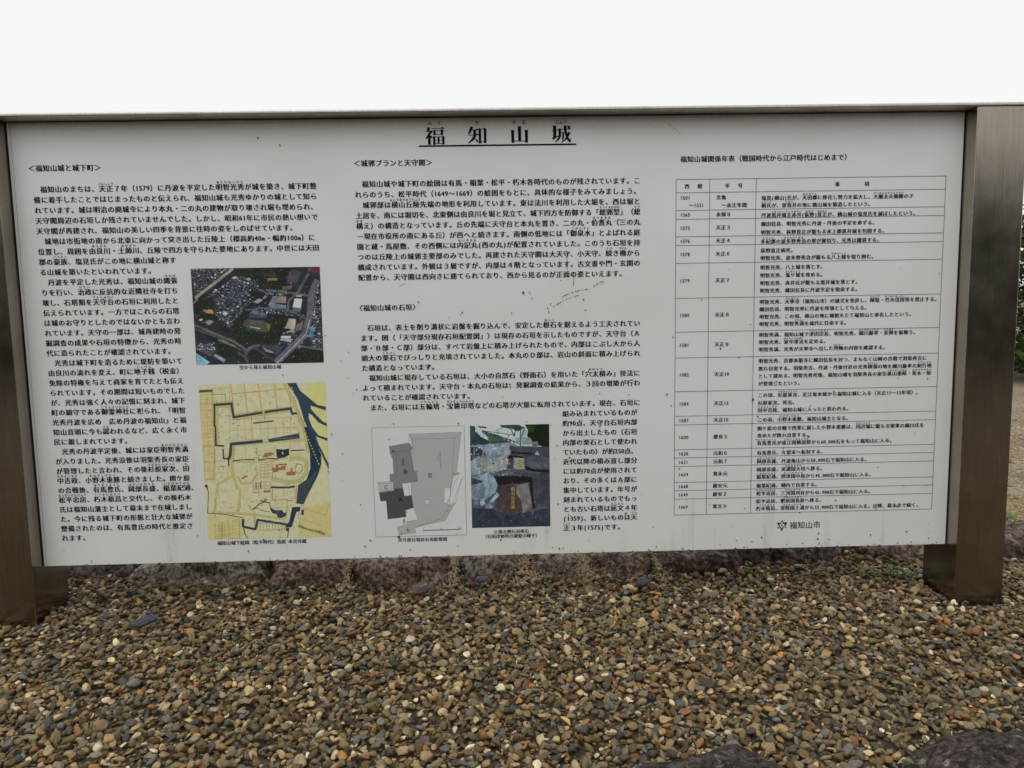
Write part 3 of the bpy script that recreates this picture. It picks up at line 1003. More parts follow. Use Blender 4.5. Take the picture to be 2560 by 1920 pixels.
for pts in ([(548, 187), (1255, 163), (1185, 695), (1232, 715), (1140, 760), (1085, 1080)], [(548, 187), (555, 308), (602, 376), (598, 255), (1165, 243), (1122, 745), (1232, 715)], [(548, 187), (598, 255)], [(1255, 163), (1165, 243)],
            [(602, 376), (570, 400), (615, 690)], [(285, 353), (550, 305)], [(285, 353), (368, 432), (555, 404), (602, 376)], [(368, 432), (388, 740), (290, 725)], [(285, 353), (300, 450), (332, 520), (345, 718)], [(290, 725), (300, 825)],
            [(128, 832), (300, 820), (335, 845), (348, 940), (148, 965), (128, 832), (160, 855), (310, 845), (322, 930), (168, 950), (160, 855)], [(652, 682), (665, 822), (458, 850)], [(535, 845), (560, 1010)], [(575, 838), (583, 1006)],
            [(1232, 715), (1165, 830), (1088, 1075)], [(1140, 760), (1100, 920)], [(1275, 762), (1215, 920), (1185, 1080), (1150, 1140), (1030, 1350), (850, 1388), (620, 1443)], [(1275, 762), (1200, 930), (1160, 1050), (1130, 1140), (1080, 1145), (1015, 1110), (1022, 915)],
            [(1130, 1140), (1085, 1150), (990, 1322), (622, 1430)], [(1045, 1225), (1100, 1212)], [(620, 1443), (635, 1510), (415, 1537), (392, 1430), (520, 1395), (518, 1360), (660, 1335)], [(1088, 1075), (1030, 1120)], [(1088, 1075), (1060, 1130)], [(1088, 1075), (1090, 1135)], [(1088, 1075), (1120, 1130)],
            [(970, 418), (933, 518), (985, 595), (972, 615), (977, 655), (970, 418)]):
    pl.line(pts, 3.0, LN)
pl.line([(50, 98), (1293, 77), (1320, 1543), (100, 1563), (50, 98)], 7, LN)
for a in range(16):
    t0, t1 = a * math.pi / 8, (a + 1) * math.pi / 8
    pl.poly([(792, 1102), (792 + 33 * math.cos(t0), 1102 + 33 * math.sin(t0)), (792 + 33 * math.cos(t1), 1102 + 33 * math.sin(t1))], WH)
pl.line([(792 + 33 * math.cos(a * math.pi / 8), 1102 + 33 * math.sin(a * math.pi / 8)) for a in range(17)], 3, LN)
pl.line([(735, 1482), (1220, 1470)], 7, LN)
pl.line([(735, 1475), (1220, 1463)], 3, LN)
pl.build('plan_drawing', panel, 'framed grey plan drawing of the stone walls marked A to D', M_print)
ink = Ink()
for ch, x, y in (('Ａ', 432, 1055), ('Ｂ', 500, 685), ('Ｃ', 243, 895), ('Ｄ', 832, 740)):
    a, b = hmap(pl.H, (x, y))
    ink.put(ch, a, b, 0.0145, 0.004)
for i, ch in enumerate('小天守'):
    a, b = hmap(pl.H, (472, 528 + 34 * i)); ink.put(ch, a, b, 0.0066, 0)
for i, ch in enumerate('登閣口'):
    a, b = hmap(pl.H, (480, 1332 + 20 * i)); ink.put(ch, a, b, 0.0042, 0.02)
for i, ch in enumerate('釣鐘'):
    a, b = hmap(pl.H, (528, 1455 + 20 * i)); ink.put(ch, a, b, 0.0042, 0.02)
a, b = hmap(pl.H, (792, 1104)); ink.put('井', a, b, 0.0045, 0)
for t, x in (('0', 738), ('1', 970), ('0', 985), ('2', 1215), ('0', 1228), ('m', 1243)):
    a, b = hmap(pl.H, (x, 1452)); ink.put(t, a, b, 0.005, 0.02)
o = ink.build('plan_lettering', panel)
o.location.y = -0.0008


# --- the two printed photographs: fine coloured grids
class Ras:
    def __init__(s, w, h, base):
        s.w, s.h = w, h
        s.im = np.tile(np.array(base, float), (h, w, 1))
        s.yy, s.xx = np.mgrid[0:h, 0:w].astype(float)
        s.xx = (s.xx + 0.5) / w
        s.yy = (s.yy + 0.5) / h

    def mask_poly(s, pts):
        m = np.zeros((s.h, s.w), bool)
        n = len(pts)
        for i in range(n):
            (x0, y0), (x1, y1) = pts[i], pts[(i + 1) % n]
            if y0 == y1: continue
            c = ((y0 > s.yy) != (y1 > s.yy)) & (s.xx < (x1 - x0) * (s.yy - y0) / (y1 - y0) + x0)
            m ^= c
        return m

    def poly(s, pts, col, a=1.0):
        xs = [p[0] for p in pts]; ys = [p[1] for p in pts]
        i0, i1 = max(0, int(min(ys) * s.h) - 1), min(s.h, int(max(ys) * s.h) + 2)
        j0, j1 = max(0, int(min(xs) * s.w) - 1), min(s.w, int(max(xs) * s.w) + 2)
        if i1 <= i0 or j1 <= j0: return
        X, Y = s.xx[i0:i1, j0:j1], s.yy[i0:i1, j0:j1]
        m = np.zeros(X.shape, bool)
        n = len(pts)
        for i in range(n):
            (x0, y0), (x1, y1) = pts[i], pts[(i + 1) % n]
            if y0 == y1: continue
            m ^= ((y0 > Y) != (y1 > Y)) & (X < (x1 - x0) * (Y - y0) / (y1 - y0) + x0)
        sub = s.im[i0:i1, j0:j1]
        sub[m] = sub[m] * (1 - a) + np.array(col, float) * a

    def line(s, pts, w, col, a=1.0):
        asp = s.h / s.w
        for p, q in zip(pts[:-1], pts[1:]):
            dx, dy = q[0] - p[0], (q[1] - p[1]) * asp
            L = math.hypot(dx, dy) or 1e-6
            nx, ny = -dy / L * w / 2, dx / L * w / 2 / asp
            s.poly([(p[0] + nx, p[1] + ny), (p[0] - nx, p[1] - ny), (q[0] - nx, q[1] - ny), (q[0] + nx, q[1] + ny)], col, a)

    def fractal(s, seed, base=6, octs=5):
        r = np.random.default_rng(seed)
        out = np.zeros((s.h, s.w)); amp = 1.0; tot = 0
        for o in range(octs):
            g = base * 2 ** o
            gr = r.random((g + 2, g + 2))
            x, y = s.xx * g, s.yy * g
            xi, yi = x.astype(int), y.astype(int)
            fx, fy = x - xi, y - yi
            out += amp * (gr[yi, xi] * (1 - fx) * (1 - fy) + gr[yi, xi + 1] * fx * (1 - fy) + gr[yi + 1, xi] * (1 - fx) * fy + gr[yi + 1, xi + 1] * fx * fy)
            tot += amp; amp *= 0.62
        return out / tot

    def build(s, name, parent, label, rect, y=-0.0004):
        x0, z1, x1, z0 = rect
        n = s.w * s.h
        gx = np.linspace(x0, x1, s.w + 1); gz = np.linspace(z1, z0, s.h + 1)
        X, Z = np.meshgrid(gx, gz)
        V = np.stack([X.ravel(), np.full(X.size, y), Z.ravel()], 1)
        j, i = np.meshgrid(np.arange(s.w), np.arange(s.h))
        a = (i * (s.w + 1) + j).ravel()
        F = np.stack([a, a + s.w + 1, a + s.w + 2, a + 1], 1)
        me = mesh_np(name, V, F)
        at = me.attributes.new('ink', 'FLOAT_COLOR', 'FACE')
        c = np.ones((n, 4), np.float32)
        c[:, :3] = tone(np.clip(s.im, 0, 255)).reshape(-1, 3)
        at.data.foreach_set('color', c.ravel())
        o = link(name, me, M_print, parent)
        o['label'] = label
        return o


# aerial view of the town (coordinates 0..1 inside the print)
ra = Ras(300, 226, (34, 38, 44))
HA = homog([(200, 178), (1985, 155), (2045, 1475), (290, 1500)], [(0, 0), (1, 0), (1, 1), (0, 1)])
U = lambda *p: [hmap(HA, q) for q in p]
f = ra.fractal(1); ra.im *= (0.6 + 0.8 * f)[..., None]
r3 = random.Random(11)


def roofs(region, n, s0, s1, ang, cols):
    pts = U(*region)
    m = ra.mask_poly(pts)
    ys, xs = np.nonzero(m)
    s0, s1 = s0 * .72, s1 * .72
    for _ in range(int(n * 1.7)):
        k = r3.randrange(len(ys))
        x, y = (xs[k] + .5) / ra.w, (ys[k] + .5) / ra.h
        w, h = r3.uniform(s0, s1), r3.uniform(s0, s1) * .8
        a = ang + r3.uniform(-.15, .15)
        ca, sa = math.cos(a), math.sin(a)
        c = r3.choice(cols); g = r3.uniform(.75, 1.2)
        q = [(x + (ca * u - sa * v), y + (sa * u + ca * v) * 1.25) for u, v in ((-w, -h), (w, -h), (w, h), (-w, h))]
        ra.poly([(p[0] + .003, p[1] + .006) for p in q], (14, 16, 20))
        ra.poly(q, tuple(v * g for v in c))
        ra.poly([q[0], q[1], ((q[1][0] + q[2][0]) / 2, (q[1][1] + q[2][1]) / 2), ((q[0][0] + q[3][0]) / 2, (q[0][1] + q[3][1]) / 2)], tuple(v * g * 1.3 for v in c))


HOUSE = [(58, 64, 72), (50, 56, 64), (72, 77, 84), (46, 54, 58), (62, 67, 78), (84, 89, 96), (54, 62, 66), (136, 142, 144), (76, 72, 70), (54, 62, 74)] * 3 + [(50, 66, 96)]
ra.poly(U((1000, 155), (1560, 155), (1500, 480), (1180, 470), (1040, 330)), (20, 28, 20))
roofs([(205, 180), (760, 170), (260, 570)], 240, .006, .013, .5, HOUSE)
roofs([(830, 290), (1050, 290), (1160, 480), (1060, 620), (940, 760), (800, 1040), (580, 870), (450, 620), (440, 540)], 480, .006, .014, .5, HOUSE)
roofs([(1170, 470), (1540, 480), (1500, 560), (1240, 540)], 110, .005, .010, .3, HOUSE + [(160, 165, 165)])
roofs([(1900, 450), (2000, 450), (2040, 1480), (1850, 1200), (1880, 700)], 150, .008, .018, .2, HOUSE)
roofs([(1050, 700), (1550, 760), (1780, 800), (1740, 860), (1240, 790)], 90, .006, .014, .3, HOUSE)
roofs([(1440, 1080), (1700, 1000), (1600, 1220), (1400, 1240)], 40, .006, .014, .2, HOUSE)
for pts in ([(250, 640), (480, 560), (560, 700), (340, 760), (250, 780)], [(860, 160), (1300, 160), (1480, 330), (1450, 460), (1200, 450), (1080, 330), (880, 260)], [(940, 740), (1020, 700), (1000, 850), (880, 1000), (780, 1060), (800, 900)],
            [(780, 1000), (900, 960), (960, 1050), (1250, 1080), (1300, 900), (1450, 830), (1540, 880), (1450, 1150), (1400, 1210), (1100, 1190), (880, 1170)], [(600, 920), (760, 1000), (700, 1070), (620, 1000)],
            [(360, 1050), (560, 1120), (620, 1230), (780, 1260), (800, 1400), (640, 1380), (560, 1200), (400, 1130)], [(1620, 1330), (2040, 1270), (2045, 1475), (1560, 1480)], [(1000, 490), (1190, 500), (1200, 560), (1040, 560)],
            [(1780, 380), (1880, 380), (1860, 520), (1790, 510)], [(1740, 730), (1800, 730), (1770, 820), (1730, 800)], [(260, 780), (460, 790), (600, 860), (520, 900), (300, 850)]):
    ra.poly(U(*pts), (27, 34, 26))
    q = U(*pts); m = ra.mask_poly(q); ys, xs = np.nonzero(m)
    for _ in range(len(ys) // 14):
        k = r3.randrange(len(ys)); x, y = xs[k] / ra.w, ys[k] / ra.h; g = r3.uniform(.6, 1.9)
        ra.poly([(x, y), (x + .008, y + .002), (x + .005, y + .012), (x - .003, y + .008)], (24 * g, 31 * g, 22 * g))
# roads and railway
ra.line(U((265, 590), (520, 370), (790, 170)), .032, (30, 30, 34)); ra.line(U((262, 585), (790, 175)), .022, (132, 132, 118))
ra.line(U((235, 660), (300, 590)), .01, (96, 98, 96))
for pts, w, c in (([(1960, 340), (1870, 520), (1850, 850), (1810, 960), (1790, 1080), (1640, 1230), (1380, 1475)], .052, (86, 88, 96)), ([(1830, 250), (1690, 500), (1560, 620), (1540, 760)], .02, (76, 80, 88)),
                  ([(1240, 470), (1560, 510), (1850, 560)], .014, (84, 88, 96)), ([(260, 950), (500, 1060), (820, 1190), (1000, 1320)], .02, (88, 86, 76)), ([(270, 1010), (560, 1120), (830, 1260), (960, 1330)], .012, (70, 72, 66)),
                  ([(1540, 1220), (1740, 1250), (2030, 1300)], .016, (92, 92, 92)), ([(960, 1370), (1010, 1280), (1110, 1230), (1160, 1240)], .022, (80, 84, 98)), ([(960, 750), (1240, 720), (1540, 740), (1800, 880)], .012, (80, 84, 94)),
                  ([(1080, 1250), (1250, 1380), (1370, 1440)], .02, (62, 60, 58)), ([(860, 1330), (960, 1400), (1000, 1480)], .02, (70, 70, 72))):
    ra.line(U(*pts), w, c)
ra.line(U((1850, 880), (1800, 1080), (1640, 1240), (1400, 1475)), .006, (150, 152, 156))
for _ in range(50):
    t = r3.random(); x = 1960 - 140 * t - 330 * max(0, t - .6) * 1.6; y = 400 + 1000 * t
    a, b = U((x, y))[0]; ra.poly([(a, b), (a + .007, b), (a + .006, b + .008), (a, b + .008)], (180, 182, 186) if r3.random() < .6 else (40, 40, 50))
# single buildings
for pts, c in (([(1065, 640), (1140, 590), (1200, 610), (1130, 662)], (140, 146, 148)), ([(1190, 590), (1230, 552), (1262, 566), (1215, 600)], (130, 138, 136)), ([(1270, 690), (1340, 560), (1400, 560), (1370, 660), (1520, 690), (1520, 730), (1350, 730)], (104, 116, 128)),
               ([(1370, 650), (1410, 560), (1525, 565), (1520, 660)], (130, 112, 108)), ([(1610, 710), (1640, 590), (1745, 600), (1725, 728)], (198, 204, 206)), ([(1610, 715), (1722, 735), (1715, 780), (1612, 765)], (92, 98, 102)),
               ([(1505, 1000), (1560, 870), (1662, 876), (1640, 1020)], (158, 152, 134)), ([(1655, 970), (1760, 890), (1740, 1030), (1650, 1030)], (104, 98, 88)), ([(1660, 545), (1740, 545), (1738, 575), (1660, 572)], (130, 128, 122)),
               ([(1450, 1110), (1590, 1110), (1590, 1195), (1445, 1170)], (140, 150, 160)), ([(1450, 1105), (1590, 1108), (1590, 1130), (1470, 1125)], (196, 198, 192)), ([(1550, 1050), (1600, 1010), (1665, 1060)], (130, 132, 138)),
               ([(1850, 985), (1930, 990), (1920, 1050), (1855, 1060)], (84, 138, 160)), ([(1840, 1065), (1910, 1070), (1900, 1120), (1820, 1130)], (80, 118, 134)), ([(520, 1380), (545, 1345), (695, 1430), (665, 1470)], (112, 132, 138)),
               ([(290, 1420), (280, 1335), (475, 1465), (420, 1500), (290, 1500)], (112, 160, 182)), ([(395, 915), (460, 880), (525, 905), (460, 955)], (118, 122, 112)), ([(315, 885), (350, 865), (375, 880), (340, 900)], (170, 172, 166)), ([(370, 745), (500, 740), (525, 800), (420, 790)], (150, 118, 82)),
               ([(1800, 215), (1860, 160), (1985, 160), (1985, 250), (1900, 230)], (84, 44, 50)), ([(1530, 370), (1560, 230), (1640, 190), (1720, 230), (1680, 370), (1600, 370)], (66, 64, 74)), ([(1580, 400), (1560, 360), (1600, 370), (1600, 420)], (112, 72, 66)), ([(1470, 420), (1600, 420), (1590, 470), (1470, 460)], (98, 78, 80)),
               ([(1265, 310), (1400, 310), (1400, 345), (1260, 340)], (118, 100, 56)), ([(1200, 240), (1380, 240), (1380, 290), (1220, 300)], (52, 46, 50)),
               ([(1010, 800), (1060, 730), (1150, 760), (1260, 810), (1250, 860), (1140, 860), (1010, 850)], (58, 68, 86)), ([(1030, 790), (1070, 740), (1140, 770), (1130, 810)], (86, 96, 112)), ([(1150, 800), (1200, 780), (1260, 815), (1180, 840)], (84, 94, 108)),
               ([(950, 890), (990, 870), (1240, 910), (1300, 990), (1260, 1060), (980, 1000), (920, 960)], (66, 72, 62)), ([(1000, 880), (1220, 900), (1200, 940), (1010, 930)], (86, 76, 70)), ([(1250, 930), (1310, 950), (1280, 1050)], (96, 104, 52)), ([(1030, 975), (1165, 1000), (1160, 1008), (1030, 985)], (168, 170, 160)),
               ([(760, 305), (810, 285), (860, 300), (810, 322)], (150, 160, 164)), ([(960, 325), (1000, 300), (1040, 330), (1000, 345)], (130, 146, 150)), ([(640, 790), (680, 765), (720, 800), (680, 830)], (138, 156, 158)), ([(1180, 1230), (1500, 1240), (1400, 1380), (1350, 1350), (1200, 1310)], (58, 60, 72)),
               ([(1200, 1250), (1250, 1290), (1340, 1320), (1350, 1345), (1240, 1320)], (130, 130, 138)), ([(280, 1240), (480, 1200), (560, 1300), (480, 1390), (290, 1290)], (70, 68, 78)), ([(890, 500), (940, 520), (920, 555), (880, 530)], (40, 80, 150)), ([(570, 1160), (640, 1150), (830, 1240), (820, 1265)], (112, 110, 104))):
    ra.poly(U(*pts), c)
for _ in range(36):
    a, b = U((r3.uniform(290, 540), r3.uniform(1190, 1290)))[0]; ra.poly([(a, b), (a + .009, b + .003), (a + .007, b + .008), (a, b + .006)], (190, 192, 196))
for _ in range(170):
    a, b = U((r3.uniform(230, 2000), r3.uniform(180, 1460)))[0]; ra.poly([(a, b), (a + .005, b), (a + .005, b + .005), (a, b + .005)], (150, 156, 160), .8)
f = ra.fractal(5, 30, 3); ra.im *= (0.72 + 0.56 * f)[..., None]
ra.build('printed_photograph', panel, 'dark aerial photograph of the castle and town printed on the panel', (-0.769, 0.900, -0.445, 0.6565))

# photograph of the excavated foundation stones
re = Ras(190, 250, (70, 70, 76))
HE = homog([(78, 124), (1110, 104), (1114, 1430), (104, 1452)], [(0, 0), (1, 0), (1, 1), (0, 1)])
U = lambda *p: [hmap(HE, q) for q in p]
ra = re
ra.poly(U((78, 124), (1110, 104), (1110, 420), (78, 440)), (168, 174, 172))
for pts, c in (([(78, 124), (140, 130), (200, 260), (330, 320), (520, 300), (640, 370), (400, 380), (230, 420), (78, 400)], (40, 56, 56)), ([(230, 205), (450, 260), (640, 350), (560, 330), (330, 290)], (60, 74, 84)),
               ([(310, 280), (420, 270), (520, 310), (330, 340)], (62, 74, 48)), ([(150, 140), (200, 200), (150, 210)], (150, 170, 186)), ([(180, 125), (300, 140), (290, 160), (200, 150)], (46, 56, 60)),
               ([(790, 110), (1110, 104), (1110, 420), (960, 380), (860, 330), (820, 250), (840, 190)], (16, 24, 14)), ([(820, 130), (940, 120), (900, 220), (830, 200)], (36, 50, 22)), ([(470, 118), (700, 112), (800, 150), (700, 200), (610, 160), (500, 150)], (52, 62, 54)),
               ([(660, 280), (860, 280), (900, 360), (700, 380)], (124, 130, 134)),
               ([(85, 390), (600, 340), (700, 380), (620, 430), (560, 520), (300, 720), (90, 790)], (112, 116, 124)), ([(85, 400), (200, 400), (300, 500), (120, 560), (88, 600)], (52, 46, 50)),
               ([(600, 390), (1110, 400), (1112, 760), (880, 700), (620, 640), (560, 540)], (62, 58, 62)), ([(770, 520), (1110, 540), (1112, 700), (900, 700), (800, 660)], (70, 70, 76)),
               ([(610, 460), (880, 480), (910, 505), (620, 490)], (26, 26, 28)), ([(580, 510), (770, 525), (780, 560), (580, 550)], (22, 22, 24)), ([(790, 640), (900, 690), (1112, 700), (1112, 740), (880, 722), (800, 700)], (24, 22, 24)),
               ([(570, 560), (650, 560), (640, 690), (560, 690)], (66, 56, 56)), ([(650, 540), (780, 550), (790, 690), (640, 690)], (128, 122, 108)),
               ([(440, 420), (560, 410), (610, 450), (600, 500), (560, 540), (450, 510)], (118, 122, 120)), ([(300, 620), (470, 520), (580, 560), (560, 690), (360, 730), (260, 720)], (126, 124, 116)),
               ([(390, 780), (880, 780), (900, 860), (440, 900)], (24, 22, 24)), ([(850, 820), (900, 840), (920, 1200), (880, 1190)], (20, 18, 22)),
               ([(440, 900), (850, 870), (890, 1190), (740, 1290), (540, 1280), (390, 1180)], (66, 52, 52)), ([(680, 900), (830, 870), (880, 1180), (760, 1270), (740, 1100), (680, 1020)], (104, 96, 92)),
               ([(92, 800), (320, 730), (380, 780), (440, 900), (400, 1000), (260, 1100), (100, 1080)], (122, 132, 138)), ([(92, 900), (240, 880), (290, 940), (240, 1080), (100, 1080)], (98, 104, 110)), ([(92, 800), (240, 840), (230, 870), (96, 900)], (50, 54, 60)),
               ([(330, 1110), (430, 990), (460, 1030), (360, 1130)], (136, 142, 150)), ([(200, 1110), (250, 1080), (280, 1150), (220, 1170)], (128, 138, 148)), ([(130, 1110), (180, 1100), (190, 1160), (140, 1150)], (84, 100, 120)), ([(270, 1170), (330, 1130), (390, 1190), (300, 1210)], (112, 116, 122)),
               ([(102, 1190), (400, 1210), (560, 1290), (900, 1240), (1112, 1180), (1112, 1430), (104, 1450)], (44, 46, 56)), ([(880, 370), (890, 335), (960, 330), (968, 400), (900, 410)], (98, 100, 88)), ([(920, 500), (950, 460), (985, 510)], (150, 154, 152)),
               ([(350, 430), (430, 400), (420, 450)], (160, 166, 172)), ([(620, 740), (1112, 740), (1112, 1180), (910, 1180), (880, 800)], (58, 56, 62))):
    ra.poly(U(*pts), c)
ra.line(U((235, 195), (430, 250), (700, 350)), .012, (30, 32, 34)); ra.line(U((235, 190), (640, 245)), .008, (56, 58, 60))
for x in range(250, 700, 50):
    ra.line(U((x, 190 + (x - 235) * .33 - 12), (x, 215 + (x - 235) * .36)), .012, (34, 34, 36))
for pts in ([(610, 165), (650, 250), (655, 270)], [(690, 150), (660, 220), (655, 270)], [(730, 130), (740, 260), (730, 390)], [(790, 160), (750, 270)], [(560, 140), (620, 180)]):
    ra.line(U(*pts), .011, (36, 34, 32))
for _ in range(1100):
    x, y = r3.uniform(90, 1100), r3.uniform(360, 1430)
    if 400 < x < 870 and 780 < y < 1180 and r3.random() < .85: continue
    k = 1 if x < 600 and y < 760 else 0
    g = r3.uniform(.7, 1.25) * (1.25 if k else .9)
    a, b = U((x, y))[0]; w = r3.uniform(.003, .010) * (1 + .8 * k)
    if k or r3.random() < .4:
        ra.poly([(a, b), (a + w, b - .3 * w), (a + w * 1.1, b + .6 * w), (a + .2 * w, b + .8 * w)], (114 * g, 119 * g, 124 * g), .8)
    else:
        ra.poly([(a, b), (a + w, b - .3 * w), (a + w * 1.1, b + .6 * w), (a + .2 * w, b + .8 * w)], (30, 30, 34), .8)
f = ra.fractal(9, 20, 4); ra.im *= (0.65 + 0.8 * f)[..., None] * np.array([.95, 1.03, 1.08])
re.build('printed_photograph', panel, 'printed photograph of an excavation with yellow vertical captions', (-0.0745, 0.4845, 0.1325, 0.2110))
yellow = mat_plain('yellow_ink', (0.55, 0.42, 0.03, 1), 0.5)
for txt, x, y0, dy in (('栗石群', 262, 565, 56), ('根石', 523, 555, 56), ('岩盤', 733, 590, 56), ('根石設置溝', 633, 952, 57)):
    ink, ik2 = Ink(), Ink()
    for i, ch in enumerate(txt):
        a, b = hmap(homog([(78, 124), (1110, 104), (1114, 1430), (104, 1452)], [(-.0745, .4845), (.1325, .4845), (.1325, .2110), (-.0745, .2110)]), (x, y0 + dy * i))
        ik2.put(ch, a, b, 0.0112, 0.012)
    o = ik2.build('caption_text', panel, mat=yellow)

# ---- dirt specks, dried drips and insect marks stuck on the panel
sv, sf = [], []
rs = random.Random(21)


def blob(x, z, rx, rz, ang=0.0, n=7):
    i = len(sv)
    ca, sa = math.cos(ang), math.sin(ang)
    for k in range(n):
        a = 2 * math.pi * k / n
        q = rs.uniform(.6, 1.2)
        u, v = rx * q * math.cos(a), rz * q * math.sin(a)
        sv.append((x + u * ca - v * sa, -0.0019, z + u * sa + v * ca))
    for k in range(1, n - 1):
        sf.append((i, i + k, i + k + 1))


for _ in range(230):
    z = 0.14 + rs.random() ** 2.4 * 0.75
    x = rs.uniform(-0.45, 1.18) if rs.random() < .75 else rs.uniform(-1.15, 1.18)
    s = rs.uniform(.0006, .0024) * (1.4 if rs.random() < .12 else 1)
    blob(x, z, s, s * rs.uniform(.7, 1.5))
for x in np.linspace(-1.1, 1.15, 60):
    if rs.random() < .6:
        blob(x + rs.uniform(-.02, .02), 0.1375, rs.uniform(.001, .004), .0014)


def dashes(p0, p1, n, w, jit=0.0006):
    a = math.atan2(p1[1] - p0[1], p1[0] - p0[0])
    for k in range(n):
        t = (k + .5) / n
        if rs.random() < .12: continue
        l = math.dist(p0, p1) / n
        blob(p0[0] + (p1[0] - p0[0]) * t + rs.uniform(-jit, jit), p0[1] + (p1[1] - p0[1]) * t + rs.uniform(-jit, jit) + math.sin(t * 3.1) * .004, l * rs.uniform(.35, .75), w * rs.uniform(.4, 1.25), a)


dashes((0.168, 0.812), (0.236, 0.833), 16, .0013)
dashes((0.146, 0.789), (0.214, 0.818), 17, .0011)
dashes((0.249, 0.838), (0.280, 0.850), 5, .0016)
dashes((0.182, 0.918), (0.185, 0.855), 16, .0009, .0003)
dashes((0.1985, 0.872), (0.200, 0.833), 6, .0012, .0003)
for x, z in ((.135, .776), (.140, .796), (.132, .786), (.216, .874), (.232, .866), (.086, .826), (.092, .811)):
    blob(x, z, .0016, .0024)
blob(-.583, 1.218, .003, .0038, .5)
blob(-.53, 1.20, .002, .0028, .5)
for p0, p1 in (((-.245, .845), (-.228, .851)), ((.300, .999), (.324, 1.004)), ((.44, 1.238), (.462, 1.222)), ((.462, 1.222), (.470, 1.214))):
    dashes(p0, p1, 5, .0006, .0002)
o = link('dirt_marks', mesh_np('dirt_marks', sv, sf), M_stain, panel)
tag(o, 'brown dirt specks and dried drip marks on the white panel', kind='stuff')


# ------------------------------------------------------------------ ground
def sheet(name, x0, x1, y0, y1, nx, ny, zf, mat, label=None):
    X, Y = np.meshgrid(np.linspace(x0, x1, nx + 1), np.linspace(y0, y1, ny + 1))
    Z = zf(X, Y)
    V = np.stack([X.ravel(), Y.ravel(), Z.ravel()], 1)
    j, i = np.meshgrid(np.arange(nx), np.arange(ny))
    a = (i * (nx + 1) + j).ravel()
    F = np.stack([a, a + 1, a + nx + 2, a + nx + 1], 1)
    o = link(name, mesh_np(name, V, F, smooth=True), mat)
    o['kind'] = 'structure'
    return o


def wob(X, Y):
    return 0.006 * np.sin(3.1 * X + 1.3) * np.cos(2.3 * Y + .4) + 0.004 * np.sin(7.3 * X - 2 * Y) + 0.018 * np.exp(-((X + 1.15) / .38) ** 2 - ((Y - .12) / .30) ** 2) + 0.008 * np.exp(-((X - .95) / .4) ** 2 - ((Y - .1) / .2) ** 2)


BASE = -0.019
ground = sheet('ground', -400, 400, -400, 900, 8, 8, lambda X, Y: np.full(X.shape, -0.075), M_gravel_ground)
gravel_bed = sheet('gravel_bed', -3.2, 3.4, -2.2, 0.5, 66, 26, lambda X, Y: BASE + wob(X, Y), M_under)


def row_front(X):
    """front line of the row of edging rocks"""
    return np.interp(X, [-2.3, -1.3, -.9, -.58, -.3, -.04, .17, .36, .6, .9, 1.25, 1.6, 2.3], [.25, .24, .205, .18, .15, .185, .19, .20, .205, .262, .285, .262, .28])


def sand_z(X, Y):
    s = np.clip((Y - row_front(X) - .055) / 0.07, 0, 1)
    return -0.05 + (0.083 + 0.004 * np.sin(9 * X) * np.cos(7 * Y)) * s + 0.004 * np.clip(Y - .3, 0, 8)


xs_ = np.concatenate([np.linspace(-40, -3, 8), np.linspace(-2.8, 6, 60), np.linspace(7, 40, 8)])
ys_ = np.concatenate([np.linspace(0.15, 1.2, 30), np.linspace(1.4, 8, 20), np.linspace(10, 60, 8)])
X, Y = np.meshgrid(xs_, ys_)
V = np.stack([X.ravel(), Y.ravel(), sand_z(X, Y).ravel()], 1)
nx, ny = len(xs_) - 1, len(ys_) - 1
j, i = np.meshgrid(np.arange(nx), np.arange(ny))
a = (i * (nx + 1) + j).ravel()
sand = link('sandy_ground', mesh_np('sandy_ground', V, np.stack([a, a + 1, a + nx + 2, a + nx + 1], 1), smooth=True), M_sand)
sand['kind'] = 'structure'


# ------------------------------------------------------------------ stones
def ico(sub):
    bm = bmesh.new()
    bmesh.ops.create_icosphere(bm, subdivisions=sub, radius=1.0)
    V = np.array([v.co[:] for v in bm.verts])
    F = np.array([[v.index for v in f.verts] for f in bm.faces])
    bm.free()
    return V / np.linalg.norm(V, axis=1)[:, None], F


IV, IF = ico(4)
IV5, IF5 = ico(5)


def stone_mesh(name, seed, sub=3, npl=12, soft=14.0, rough=0.05):
    """a worn pebble: soft intersection of random half spaces plus fine noise, unit radius"""
    r = np.random.default_rng(seed)
    Vd, F = ICO3
    N = r.normal(size=(npl, 3))
    N /= np.linalg.norm(N, axis=1)[:, None]
    D = r.uniform(0.55, 1.0, npl)
    c = np.maximum(Vd @ N.T, 0) / D
    rad = 1.0 / (np.sum(c ** soft, axis=1) + (1 / 1.12) ** soft) ** (1 / soft)
    o = Vector((seed * 3.1, 0, 0))
    nz_ = np.array([noise.noise(Vector(v) * 2.3 + o) * 1.0 + noise.noise(Vector(v) * 6 + o) * .35 for v in Vd])
    V = Vd * (rad * (1 + rough * nz_))[:, None]
    V /= np.abs(V).max(axis=0)
    return mesh_np(name, V, F, smooth=True)


ICO3 = ico(3)
NVAR = 36
protos = [stone_mesh('pebble_shape', k, npl=8 + k % 8, soft=[12, 20, 34, 50][k % 4], rough=.06 + .04 * (k % 3)) for k in range(NVAR)]
for p in protos:
    p.materials.append(M_stone)

PAL = [((104, 94, 68), .22), ((142, 126, 94), .17), ((114, 110, 90), .18), ((98, 103, 103), .09), ((68, 69, 66), .13), ((126, 94, 60), .045),
       ((176, 162, 132), .08), ((196, 189, 168), .03), ((86, 70, 48), .11), ((120, 104, 90), .03), ((158, 122, 76), .035)]
PC = np.array([lin(p[0]) for p in PAL]); PP = np.array([p[1] for p in PAL]); PP /= PP.sum()


